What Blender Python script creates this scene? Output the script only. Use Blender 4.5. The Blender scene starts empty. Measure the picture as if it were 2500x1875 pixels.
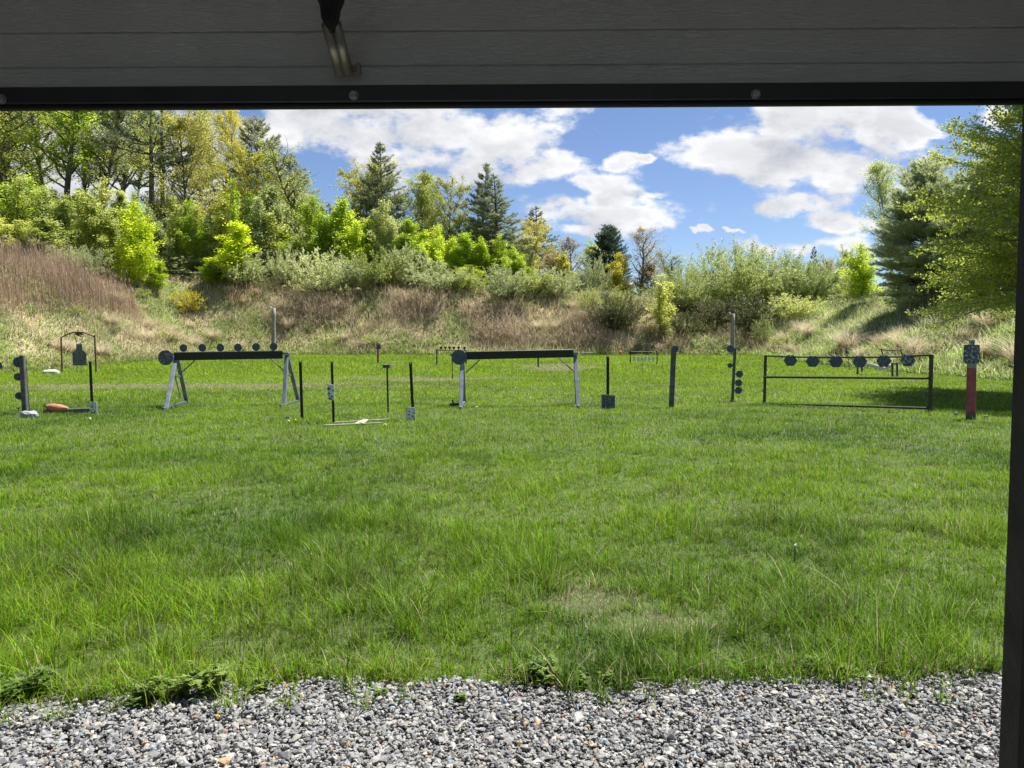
import bpy, math, numpy as np
from mathutils import Vector
R = math.radians
C = bpy.context.scene.collection
SC = bpy.context.scene

# ------------------------------------------------------------------ camera, sky, sun, exposure
F = 1878.0; CH = 1.4; HY = 838.0
PITCH = math.atan((937.5 - HY) / F)
cd = bpy.data.cameras.new("camera"); cam = bpy.data.objects.new("camera", cd); C.objects.link(cam)
cam.location = (0, 0, CH); cam.rotation_euler = (math.pi / 2 - PITCH, 0, 0)
cd.sensor_width = 36.0; cd.lens = 36.0 * F / 2500.0; cd.clip_start = 0.05; cd.clip_end = 3000.0
SC.camera = cam
SC.view_settings.view_transform = 'Standard'; SC.view_settings.look = 'None'
SC.view_settings.gamma = 1.0; SC.view_settings.exposure = 1.14
SUN_EL, SUN_AZ = R(64), R(56)          # azimuth from +Y towards +X: ahead of the camera and to its right
sl = bpy.data.lights.new("sun", 'SUN'); sl.energy = 5.0; sl.angle = R(0.53); sl.color = (1.0, 0.95, 0.87)
sun = bpy.data.objects.new("sun", sl); C.objects.link(sun)
sdir = Vector((math.sin(SUN_AZ) * math.cos(SUN_EL), math.cos(SUN_AZ) * math.cos(SUN_EL), math.sin(SUN_EL)))
sun.rotation_euler = sdir.to_track_quat('Z', 'Y').to_euler(); sun.location = (0, 0, 60)
SC.cycles.max_bounces = 10; SC.cycles.diffuse_bounces = 7; SC.cycles.transmission_bounces = 8; SC.cycles.transparent_max_bounces = 6
SC.cycles.use_denoising = True

def ray(px, py):
    x = (px - 1250.0) / F; v = (937.5 - py) / F
    return np.array([x, math.cos(PITCH) + v * math.sin(PITCH), v * math.cos(PITCH) - math.sin(PITCH)])
def at(px, py, Y):
    d = ray(px, py); t = Y / d[1]
    return np.array([0, 0, CH]) + d * t

# clouds: (px, py, rx, ry) in photo pixels, turned into directions of the sky
CL = [(760,300,150,70),(930,310,230,95),(1130,350,230,85),(1310,400,120,42),(900,190,340,110),(1240,330,110,60),
      (1440,432,85,26),(1500,465,45,36),(1520,400,34,16),(1556,388,26,11),(1370,505,85,38),(1560,522,165,40),(1420,555,70,18),(1610,484,80,13),
      (1960,295,190,75),(1830,375,190,52),(2020,410,180,62),(2140,330,110,60),(2250,335,55,16),(1980,200,220,80),
      (1975,488,105,24),(2050,528,95,26),(1970,596,140,24),(2080,600,60,18),(1722,570,28,9),(1795,562,20,6),(1688,572,14,6),
      (200,400,330,190),(2440,270,60,45),(2210,470,40,60),(-500,300,400,150),(3100,350,350,160)]
W = bpy.data.worlds.new("World"); SC.world = W; W.use_nodes = True
def build_world():
    nt = W.node_tree; N = nt.nodes; L = nt.links; N.clear()
    W.cycles.sampling_method = 'MANUAL'; W.cycles.sample_map_resolution = 512
    # group: cloud field
    g = bpy.data.node_groups.new("cloud_field", 'ShaderNodeTree')
    g.interface.new_socket("P", in_out='INPUT', socket_type='NodeSocketVector')
    g.interface.new_socket("Field", in_out='OUTPUT', socket_type='NodeSocketFloat')
    gn, gl = g.nodes, g.links
    gi = gn.new('NodeGroupInput'); go = gn.new('NodeGroupOutput')
    warp = gn.new('ShaderNodeTexNoise'); warp.inputs['Scale'].default_value = 13; warp.inputs['Detail'].default_value = 7
    gl.new(gi.outputs[0], warp.inputs['Vector'])
    ws = gn.new('ShaderNodeVectorMath'); ws.operation = 'MULTIPLY_ADD'
    ws.inputs[1].default_value = (0.10, 0.06, 0); gl.new(warp.outputs['Color'], ws.inputs[0])
    off = gn.new('ShaderNodeVectorMath'); off.operation = 'SUBTRACT'; off.inputs[1].default_value = (0.05, 0.03, 0)
    gl.new(gi.outputs[0], off.inputs[0]); gl.new(off.outputs[0], ws.inputs[2])
    prev = None
    for (x, y, rx, ry) in CL:
        d = ray(x, y); u, v = d[0] / d[1], d[2] / d[1]
        s = gn.new('ShaderNodeVectorMath'); s.operation = 'SUBTRACT'; s.inputs[1].default_value = (u, v, 0); gl.new(ws.outputs[0], s.inputs[0])
        m = gn.new('ShaderNodeVectorMath'); m.operation = 'MULTIPLY'; m.inputs[1].default_value = (F / rx, F / ry, 0); gl.new(s.outputs[0], m.inputs[0])
        l = gn.new('ShaderNodeVectorMath'); l.operation = 'LENGTH'; gl.new(m.outputs[0], l.inputs[0])
        o = l.outputs['Value']
        if prev is not None:
            k = gn.new('ShaderNodeMath'); k.operation = 'SMOOTH_MIN'; k.inputs[2].default_value = 0.25
            gl.new(prev, k.inputs[0]); gl.new(o, k.inputs[1]); o = k.outputs[0]
        prev = o
    inv = gn.new('ShaderNodeMath'); inv.operation = 'SUBTRACT'; inv.inputs[0].default_value = 1.0; gl.new(prev, inv.inputs[1])
    cl = gn.new('ShaderNodeClamp'); cl.inputs['Min'].default_value = -1.6; cl.inputs['Max'].default_value = 0.55; gl.new(inv.outputs[0], cl.inputs[0])
    st = gn.new('ShaderNodeVectorMath'); st.operation = 'MULTIPLY'; st.inputs[1].default_value = (1.0, 1.7, 1.0); gl.new(gi.outputs[0], st.inputs[0])
    n1 = gn.new('ShaderNodeTexNoise'); n1.inputs['Scale'].default_value = 11; n1.inputs['Detail'].default_value = 9; n1.inputs['Roughness'].default_value = 0.6
    gl.new(st.outputs[0], n1.inputs['Vector'])
    nm = gn.new('ShaderNodeMath'); nm.operation = 'MULTIPLY_ADD'; nm.inputs[1].default_value = 4.2; nm.inputs[2].default_value = -2.1; gl.new(n1.outputs[0], nm.inputs[0])
    ad = gn.new('ShaderNodeMath'); ad.operation = 'ADD'; gl.new(cl.outputs[0], ad.inputs[0]); gl.new(nm.outputs[0], ad.inputs[1])
    gl.new(ad.outputs[0], go.inputs[0])

    tc = N.new('ShaderNodeTexCoord'); sp = N.new('ShaderNodeSeparateXYZ'); L.new(tc.outputs['Generated'], sp.inputs[0])
    ay = N.new('ShaderNodeMath'); ay.operation = 'ABSOLUTE'; L.new(sp.outputs['Y'], ay.inputs[0])
    my = N.new('ShaderNodeMath'); my.operation = 'MAXIMUM'; my.inputs[1].default_value = 0.08; L.new(ay.outputs[0], my.inputs[0])
    dx = N.new('ShaderNodeMath'); dx.operation = 'DIVIDE'; L.new(sp.outputs['X'], dx.inputs[0]); L.new(my.outputs[0], dx.inputs[1])
    dz = N.new('ShaderNodeMath'); dz.operation = 'DIVIDE'; L.new(sp.outputs['Z'], dz.inputs[0]); L.new(my.outputs[0], dz.inputs[1])
    cb = N.new('ShaderNodeCombineXYZ'); L.new(dx.outputs[0], cb.inputs[0]); L.new(dz.outputs[0], cb.inputs[1])
    f1 = N.new('ShaderNodeGroup'); f1.node_tree = g; L.new(cb.outputs[0], f1.inputs[0])
    of = N.new('ShaderNodeVectorMath'); of.operation = 'ADD'; of.inputs[1].default_value = (0.014, 0.045, 0); L.new(cb.outputs[0], of.inputs[0])
    f2 = N.new('ShaderNodeGroup'); f2.node_tree = g; L.new(of.outputs[0], f2.inputs[0])
    mask = N.new('ShaderNodeMapRange'); mask.interpolation_type = 'SMOOTHSTEP'
    mask.inputs['From Min'].default_value = -0.30; mask.inputs['From Max'].default_value = 0.45; L.new(f1.outputs[0], mask.inputs['Value'])
    df = N.new('ShaderNodeMath'); df.operation = 'SUBTRACT'; L.new(f1.outputs[0], df.inputs[0]); L.new(f2.outputs[0], df.inputs[1])
    lit = N.new('ShaderNodeMapRange'); lit.inputs['From Min'].default_value = -0.75; lit.inputs['From Max'].default_value = 0.50
    L.new(df.outputs[0], lit.inputs['Value'])
    thick = N.new('ShaderNodeMapRange'); thick.inputs['From Min'].default_value = 0.15; thick.inputs['From Max'].default_value = 0.85
    thick.inputs['To Min'].default_value = 1.0; thick.inputs['To Max'].default_value = 0.42; L.new(f1.outputs[0], thick.inputs['Value'])
    lm = N.new('ShaderNodeMath'); lm.operation = 'MULTIPLY_ADD'; lm.inputs[1].default_value = 0.6; L.new(lit.outputs[0], lm.inputs[0])
    th = N.new('ShaderNodeMath'); th.operation = 'MULTIPLY_ADD'; th.inputs[1].default_value = 0.62; th.inputs[2].default_value = -0.62; L.new(thick.outputs[0], th.inputs[0])
    sn = N.new('ShaderNodeTexNoise'); sn.inputs['Scale'].default_value = 9; sn.inputs['Detail'].default_value = 6; sm = N.new('ShaderNodeVectorMath'); sm.operation = 'MULTIPLY'; sm.inputs[1].default_value = (1, 2.6, 1)
    L.new(cb.outputs[0], sm.inputs[0]); L.new(sm.outputs[0], sn.inputs['Vector'])
    sa = N.new('ShaderNodeMath'); sa.operation = 'MULTIPLY_ADD'; sa.inputs[1].default_value = 0.9; L.new(sn.outputs[0], sa.inputs[0]); L.new(th.outputs[0], sa.inputs[2])
    L.new(sa.outputs[0], lm.inputs[2]); lm.use_clamp = True
    cm = N.new('ShaderNodeMix'); cm.data_type = 'RGBA'; L.new(lm.outputs[0], cm.inputs['Factor'])
    cm.inputs[6].default_value = (0.18, 0.195, 0.235, 1); cm.inputs[7].default_value = (0.47, 0.47, 0.475, 1)
    sky = N.new('ShaderNodeTexSky'); sky.sky_type = 'NISHITA'; sky.sun_disc = False
    sky.sun_elevation = SUN_EL; sky.sun_rotation = SUN_AZ; sky.altitude = 100; sky.air_density = 0.85; sky.dust_density = 0.1; sky.ozone_density = 4.5
    b1 = N.new('ShaderNodeBackground'); hs = N.new('ShaderNodeHueSaturation'); hs.inputs['Saturation'].default_value = 1.0; hs.inputs['Hue'].default_value = .507; L.new(sky.outputs[0], hs.inputs['Color']); L.new(hs.outputs[0], b1.inputs[0]); b1.inputs[1].default_value = 0.060
    b2 = N.new('ShaderNodeBackground'); L.new(cm.outputs[2], b2.inputs[0]); b2.inputs[1].default_value = 1.0
    ms = N.new('ShaderNodeMixShader'); out = N.new('ShaderNodeOutputWorld')
    L.new(mask.outputs[0], ms.inputs[0]); L.new(b1.outputs[0], ms.inputs[1]); L.new(b2.outputs[0], ms.inputs[2]); L.new(ms.outputs[0], out.inputs[0])
build_world()

# ------------------------------------------------------------------ mesh helpers
def mkmesh(name, V, Fc, mat=None, attrs=None, smooth=False):
    """V: n x 3; Fc: m x k array, or a list of such arrays"""
    me = bpy.data.meshes.new(name)
    V = np.ascontiguousarray(V, dtype=np.float32)
    Fs = Fc if isinstance(Fc, list) else [Fc]
    Fs = [np.asarray(f, dtype=np.int32) for f in Fs if len(f)]
    nl = sum(f.size for f in Fs); npo = sum(len(f) for f in Fs)
    me.vertices.add(len(V)); me.vertices.foreach_set('co', V.ravel())
    me.loops.add(nl); me.loops.foreach_set('vertex_index', np.concatenate([f.ravel() for f in Fs]))
    me.polygons.add(npo)
    st = []; o = 0
    for f in Fs:
        st.append(o + np.arange(len(f), dtype=np.int32) * f.shape[1]); o += f.size
    me.polygons.foreach_set('loop_start', np.concatenate(st))
    me.update(calc_edges=True)
    if attrs:
        for k, a in attrs.items():
            a = np.asarray(a, dtype=np.float32)
            if a.ndim == 2:
                at_ = me.attributes.new(k, 'FLOAT_COLOR', 'POINT')
                if a.shape[1] == 3: a = np.hstack([a, np.ones((len(a), 1), np.float32)])
                at_.data.foreach_set('color', a.ravel())
            else:
                me.attributes.new(k, 'FLOAT', 'POINT').data.foreach_set('value', a)
    if mat: me.materials.append(mat)
    me.polygons.foreach_set('use_smooth', np.full(npo, bool(smooth)))
    return me

def tagit(o, label=None, cat=None, group=None, kind=None):
    if label: o['label'] = label
    if cat: o['category'] = cat
    if group: o['group'] = group
    if kind: o['kind'] = kind
    return o
def link(name, me, parent=None):
    o = bpy.data.objects.new(name, me); C.objects.link(o)
    if parent: o.parent = parent
    return o

class Thing:
    def __init__(s, name, label, cat, base, group=None):
        s.base = np.array(base, float)
        s.o = bpy.data.objects.new(name, None); C.objects.link(s.o); s.o.location = tuple(s.base); s.o.empty_display_size = 0.2
        tagit(s.o, label, cat, group)
    def part(s, name, geo, mat, parent=None, label=None, smooth=False):
        V, Fc = geo
        o = link(name, mkmesh(name, np.asarray(V) - s.base, Fc, mat, None, smooth), parent or s.o)
        if label: o['label'] = label
        return o
def solo(name, geo, mat, label, cat, group=None, kind=None, smooth=False):
    V = np.asarray(geo[0]); base = np.array([(V[:, 0].min() + V[:, 0].max()) / 2, (V[:, 1].min() + V[:, 1].max()) / 2, V[:, 2].min()])
    o = link(name, mkmesh(name, V - base, geo[1], mat, None, smooth)); o.location = tuple(base)
    return tagit(o, label, cat, group, kind)

def join(*gs):
    """join geometries (V, [faces]) into one"""
    Vs, d, o = [], {}, 0
    for V, fs in gs:
        V = np.asarray(V, float)
        for f in (fs if isinstance(fs, list) else [fs]):
            f = np.asarray(f)
            if len(f): d.setdefault(f.shape[1], []).append(f + o)
        Vs.append(V); o += len(V)
    return np.vstack(Vs), [np.vstack(x) for x in d.values()]
def nrm(v):
    v = np.asarray(v, float); return v / (np.linalg.norm(v) + 1e-12)
def beam(a, b, w, t, side=None):
    """rectangular bar from a to b, w wide along 'side', t thick, chamfered edges"""
    a, b = np.asarray(a, float), np.asarray(b, float); d = nrm(b - a)
    s = np.array([1.0, 0, 0]) if side is None else np.asarray(side, float)
    if abs(np.dot(s, d)) > 0.95: s = np.array([0, 0, 1.0])
    s = nrm(s - d * np.dot(s, d)); n = np.cross(d, s); c = min(w, t) * 0.12
    prof = [(-w/2+c, -t/2), (w/2-c, -t/2), (w/2, -t/2+c), (w/2, t/2-c), (w/2-c, t/2), (-w/2+c, t/2), (-w/2, t/2-c), (-w/2, -t/2+c)]
    return prism(prof, a, b, s, n)
def prism(prof, a, b, s, n):
    k = len(prof)
    V = np.array([a + s * x + n * y for x, y in prof] + [b + s * x + n * y for x, y in prof])
    q = [[i, (i + 1) % k, k + (i + 1) % k, k + i] for i in range(k)]
    return V, [np.array(q), np.array([list(range(k))[::-1]]), np.array([list(range(k, 2 * k))])]
def tube(pts, rad, n=8, cap=True):
    pts = np.asarray(pts, float); m = len(pts); rad = np.broadcast_to(np.asarray(rad, float), (m,))
    T = np.gradient(pts, axis=0); T /= (np.linalg.norm(T, axis=1, keepdims=True) + 1e-9)
    u = np.cross(T[0], [0.3, 0.9, 0.2]); u = nrm(u); a = np.arange(n) * 2 * math.pi / n
    V = []
    for i in range(m):
        u = nrm(u - T[i] * np.dot(u, T[i])); w = np.cross(T[i], u)
        V.append(pts[i] + rad[i] * (np.cos(a)[:, None] * u + np.sin(a)[:, None] * w))
    V = np.vstack(V); i = np.arange(m - 1)[:, None] * n; j = np.arange(n)[None]; j2 = (j + 1) % n
    q = np.stack([i + j, i + j2, i + n + j2, i + n + j], -1).reshape(-1, 4)
    fs = [q]
    if cap: fs += [np.array([list(range(n))[::-1]]), np.array([list(range((m - 1) * n, m * n))])]
    return V, fs
def plate(prof, c, right, thick, up=(0, 0, 1)):
    """flat plate of outline prof (x, z) about c, facing across 'right' x 'up', edge slightly bevelled"""
    right = nrm(right); up = nrm(up); n = nrm(np.cross(right, up)); k = len(prof); P = np.array(prof, float); c = np.asarray(c, float)
    m = P.mean(0); rr = np.linalg.norm(P - m, axis=1, keepdims=True); In = m + (P - m) * (1 - 0.25 * thick / rr)
    lay = [(In, -.5), (P, -.3), (P, .3), (In, .5)]
    V = np.vstack([c + q[:, :1] * right + q[:, 1:] * up + n * (z * thick) for q, z in lay])
    i = np.arange(3)[:, None] * k; j = np.arange(k)[None]; j2 = (j + 1) % k
    q = np.stack([i + j, i + j2, i + k + j2, i + k + j], -1).reshape(-1, 4)
    return V, [q, np.array([list(range(k))[::-1]]), np.array([list(range(3 * k, 4 * k))])]
def disc(r, n=28): return [(r * math.cos(i * 2 * math.pi / n), r * math.sin(i * 2 * math.pi / n)) for i in range(n)]

def vnoise(x, y, seed=0):
    """smooth value noise 0..1"""
    x = np.asarray(x, float); y = np.asarray(y, float)
    xi = np.floor(x).astype(np.int64); yi = np.floor(y).astype(np.int64); fx = x - xi; fy = y - yi
    fx = fx * fx * (3 - 2 * fx); fy = fy * fy * (3 - 2 * fy)
    def h(a, b):
        n = (a * 374761393 + b * 668265263 + seed * 1442695041) & 0xFFFFFFFF
        n = ((n ^ (n >> 13)) * 1274126177) & 0xFFFFFFFF
        return ((n ^ (n >> 16)) & 0xFFFF) / 65535.0
    return (h(xi, yi) * (1 - fx) + h(xi + 1, yi) * fx) * (1 - fy) + (h(xi, yi + 1) * (1 - fx) + h(xi + 1, yi + 1) * fx) * fy
def fbm(x, y, seed=0, o=3):
    s = 0; a = 0.5; t = 0
    for i in range(o):
        s = s + a * vnoise(np.asarray(x) * 2 ** i + 17.3 * i, np.asarray(y) * 2 ** i - 9.1 * i, seed + i); t += a; a *= 0.5
    return s / t
def sstep(a, b, x):
    t = np.clip((np.asarray(x, float) - a) / (b - a), 0, 1); return t * t * (3 - 2 * t)

# ------------------------------------------------------------------ materials
def mat(name):
    m = bpy.data.materials.new(name); m.use_nodes = True
    return m, m.node_tree.nodes, m.node_tree.links, m.node_tree.nodes['Principled BSDF']
def nz(N, L, scale, detail=4, rough=.55, vec=None):
    n = N.new('ShaderNodeTexNoise'); n.inputs['Scale'].default_value = scale; n.inputs['Detail'].default_value = detail; n.inputs['Roughness'].default_value = rough
    if vec is None:
        tc = N.new('ShaderNodeTexCoord'); vec = tc.outputs['Object']
    L.new(vec, n.inputs['Vector']); return n
def ramp(N, L, src, stops):
    r = N.new('ShaderNodeValToRGB'); e = r.color_ramp.elements
    while len(e) < len(stops): e.new(0.5)
    for i, (p, c) in enumerate(stops):
        e[i].position = p; e[i].color = (*c, 1) if len(c) == 3 else c
    L.new(src, r.inputs[0]); return r
def paint(name, c1, c2, scale=6, rough=.55, metal=0.0, speck=None, bump=0.15, sc_speck=30, thr=0.62):
    m, N, L, B = mat(name)
    n = nz(N, L, scale, 5); r = ramp(N, L, n.outputs[0], [(0.35, c1), (0.65, c2)]); col = r.outputs[0]
    if speck:
        s = nz(N, L, sc_speck, 3, .6); k = ramp(N, L, s.outputs[0], [(thr - .03, (0, 0, 0)), (thr + .03, (1, 1, 1))])
        mx = N.new('ShaderNodeMix'); mx.data_type = 'RGBA'; L.new(k.outputs[0], mx.inputs['Factor']); L.new(col, mx.inputs[6]); mx.inputs[7].default_value = (*speck, 1); col = mx.outputs[2]
    L.new(col, B.inputs['Base Color']); B.inputs['Roughness'].default_value = rough; B.inputs['Metallic'].default_value = metal
    if bump:
        b = N.new('ShaderNodeBump'); b.inputs['Strength'].default_value = bump; b.inputs['Distance'].default_value = 0.01
        n2 = nz(N, L, scale * 6, 4); L.new(n2.outputs[0], b.inputs['Height']); L.new(b.outputs[0], B.inputs['Normal'])
    return m
def leafmat(name, stops, trans=.45, sat_shift=0.0, obj_var=.25, rough=.5):
    """leaf: diffuse + translucent, tint from the 'rnd' attribute and a little per-plant variation"""
    m, N, L, B = mat(name)
    a = N.new('ShaderNodeAttribute'); a.attribute_name = 'rnd'
    r = ramp(N, L, a.outputs['Fac'], stops)
    oi = N.new('ShaderNodeObjectInfo'); hs = N.new('ShaderNodeHueSaturation')
    mr = N.new('ShaderNodeMapRange'); mr.inputs['To Min'].default_value = 1 - obj_var; mr.inputs['To Max'].default_value = 1 + obj_var; L.new(oi.outputs['Random'], mr.inputs['Value'])
    mh = N.new('ShaderNodeMapRange'); mh.inputs['To Min'].default_value = .515; mh.inputs['To Max'].default_value = .485; L.new(oi.outputs['Random'], mh.inputs['Value'])
    L.new(mr.outputs[0], hs.inputs['Value']); L.new(mh.outputs[0], hs.inputs['Hue']); L.new(r.outputs[0], hs.inputs['Color'])
    L.new(hs.outputs[0], B.inputs['Base Color']); B.inputs['Roughness'].default_value = rough; B.inputs['Specular IOR Level'].default_value = .3
    t = N.new('ShaderNodeBsdfTranslucent'); L.new(hs.outputs[0], t.inputs['Color'])
    mx = N.new('ShaderNodeMixShader'); mx.inputs[0].default_value = trans
    L.new(B.outputs[0], mx.inputs[1]); L.new(t.outputs[0], mx.inputs[2]); L.new(mx.outputs[0], N['Material Output'].inputs['Surface'])
    return m
def blademan(name, trans=.4, rough=.45, spec=.4):
    """blades whose own colour is stored per blade in 'col'"""
    m, N, L, B = mat(name)
    a = N.new('ShaderNodeAttribute'); a.attribute_name = 'col'
    L.new(a.outputs['Color'], B.inputs['Base Color']); B.inputs['Roughness'].default_value = rough; B.inputs['Specular IOR Level'].default_value = spec
    t = N.new('ShaderNodeBsdfTranslucent'); L.new(a.outputs['Color'], t.inputs['Color'])
    mx = N.new('ShaderNodeMixShader'); mx.inputs[0].default_value = trans
    L.new(B.outputs[0], mx.inputs[1]); L.new(t.outputs[0], mx.inputs[2]); L.new(mx.outputs[0], N['Material Output'].inputs['Surface'])
    return m

# ------------------------------------------------------------------ terrain
def outdist(X, Y):
    X = np.asarray(X, float); Y = np.asarray(Y, float)
    wob = (fbm(X / 9, Y / 9, 5) - .5) * 3.0
    dx = np.maximum(np.maximum(-23 - X, X - 18), 0); dy = np.maximum(Y - 60, 0)
    d = np.hypot(dx, dy) + wob * np.minimum(1, (dx + dy) / 2)
    return np.maximum(d, 0)
def hz(X, Y):
    X = np.asarray(X, float); Y = np.asarray(Y, float)
    lawn = 0.45 * sstep(35, 62, Y) + 0.05 * (vnoise(X / 2.2, Y / 2.2, 3) - .5) * sstep(3.5, 7, Y)
    d = outdist(X, Y)
    Hc = 5.2 - 1.2 * sstep(5, 25, X) + 0.7 * sstep(5, -7, X) + 0.5 * sstep(-8, -26, X)
    b = Hc * (0.55 * sstep(0, 9.5, d) + 0.45 * np.clip(d / 9.5, 0, 1) ** .9)
    b = b + sstep(.5, 3, d) * ((fbm(X / 2.2, Y / 2.2, 9) - .5) * 1.2)
    b = b + 3.0 * sstep(14, 60, d) * sstep(-5, -40, X) + (1.1 + 1.2 * sstep(12, -12, X)) * sstep(11.5, 26, d) * sstep(50, 66, Y) + 4.2 * sstep(11, 34, d) * sstep(14, -22, X) * sstep(45, 62, Y)
    return lawn + b
def hz1(x, y): return float(hz(np.array([x]), np.array([y]))[0])
def hit(px, py, ymax=75):
    d = ray(px, py); Ys = np.linspace(2, ymax, 1500); t = Ys / d[1]
    P = np.array([0, 0, CH]) + d[None] * t[:, None]
    below = np.nonzero(P[:, 2] < hz(P[:, 0], P[:, 1]))[0]
    i = below[0] if len(below) else len(Ys) - 1
    p = P[i].copy(); p[2] = hz1(p[0], p[1]); return p
def gravel_edge(X):
    """depth at which the gravel meets the lawn"""
    X = np.asarray(X, float)
    return 3.03 - .09 * sstep(-.9, -1.8, X) + .07 * sstep(0.2, 1.2, X) + .16 * (vnoise(X * 2.3, X * 0 + 4, 12) - .5) + .07 * (vnoise(X * 9, X * 0, 13) - .5)

def terrain():
    xs = np.concatenate([np.linspace(-900, -75, 12), np.linspace(-70, -4, 150), np.linspace(-3.9, 3.9, 60), np.linspace(4, 70, 150), np.linspace(75, 900, 12)])
    ys = np.concatenate([np.linspace(-200, -5, 8), np.linspace(-4, 6, 50), np.linspace(6.3, 110, 300), np.linspace(115, 1500, 20)])
    X, Y = np.meshgrid(xs, ys); Z = hz(X, Y)
    n, m = X.shape; i = np.arange(n - 1)[:, None] * m; j = np.arange(m - 1)[None]
    q = np.stack([i + j, i + j + 1, i + m + j + 1, i + m + j], -1).reshape(-1, 4)
    x, y = X.ravel(), Y.ravel(); d = outdist(x, y)
    soil = np.array([.05, .065, .02]); g = np.array([.06, .10, .015]); tan = np.array([.36, .31, .20]); grn = np.array([.14, .19, .05]); dk = np.array([.09, .08, .05])
    w = sstep(.1, 1.2, d)[:, None]; k = fbm(x / 2.2, y / 2.2, 21)[:, None]
    berm = tan * sstep(.35, .6, k) + grn * (1 - sstep(.35, .6, k)); berm = berm * (1 - sstep(11, 16, d)[:, None]) + dk * sstep(11, 16, d)[:, None]
    col = (soil * .5 + g * .5) * (1 - w) + berm * w
    grav = ((y < gravel_edge(x)))[:, None]
    col = np.where(grav, np.array([[.06, .06, .06]]), col)
    m_, N, L, B = mat("ground_soil"); a = N.new('ShaderNodeAttribute'); a.attribute_name = 'col'
    t = nz(N, L, 7, 8, .65); r = ramp(N, L, t.outputs[0], [(.3, (.55, .55, .5)), (.7, (1.25, 1.25, 1.15))])
    mx = N.new('ShaderNodeMix'); mx.data_type = 'RGBA'; mx.blend_type = 'MULTIPLY'; mx.inputs['Factor'].default_value = 1
    L.new(a.outputs['Color'], mx.inputs[6]); L.new(r.outputs[0], mx.inputs[7]); L.new(mx.outputs[2], B.inputs['Base Color']); B.inputs['Roughness'].default_value = .95
    o = link("ground", mkmesh("ground", np.stack([x, y, Z.ravel()], 1), q, m_, {'col': col}, True)); tagit(o, kind='structure')
terrain()
# ------------------------------------------------------------------ gravel
def icos():
    t = (1 + 5 ** .5) / 2
    V = np.array([(-1,t,0),(1,t,0),(-1,-t,0),(1,-t,0),(0,-1,t),(0,1,t),(0,-1,-t),(0,1,-t),(t,0,-1),(t,0,1),(-t,0,-1),(-t,0,1)], float)
    V /= np.linalg.norm(V[0])
    Fc = np.array([(0,11,5),(0,5,1),(0,1,7),(0,7,10),(0,10,11),(1,5,9),(5,11,4),(11,10,2),(10,7,6),(7,1,8),(3,9,4),(3,4,2),(3,2,6),(3,6,8),(3,8,9),(4,9,5),(2,4,11),(6,2,10),(8,6,7),(9,8,1)])
    return V, Fc
def randrot(n, rng):
    q = rng.normal(size=(n, 4)); q /= np.linalg.norm(q, axis=1, keepdims=True); w, x, y, z = q.T
    return np.stack([1-2*(y*y+z*z), 2*(x*y-z*w), 2*(x*z+y*w), 2*(x*y+z*w), 1-2*(x*x+z*z), 2*(y*z-x*w), 2*(x*z-y*w), 2*(y*z+x*w), 1-2*(x*x+y*y)], 1).reshape(n, 3, 3)
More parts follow.
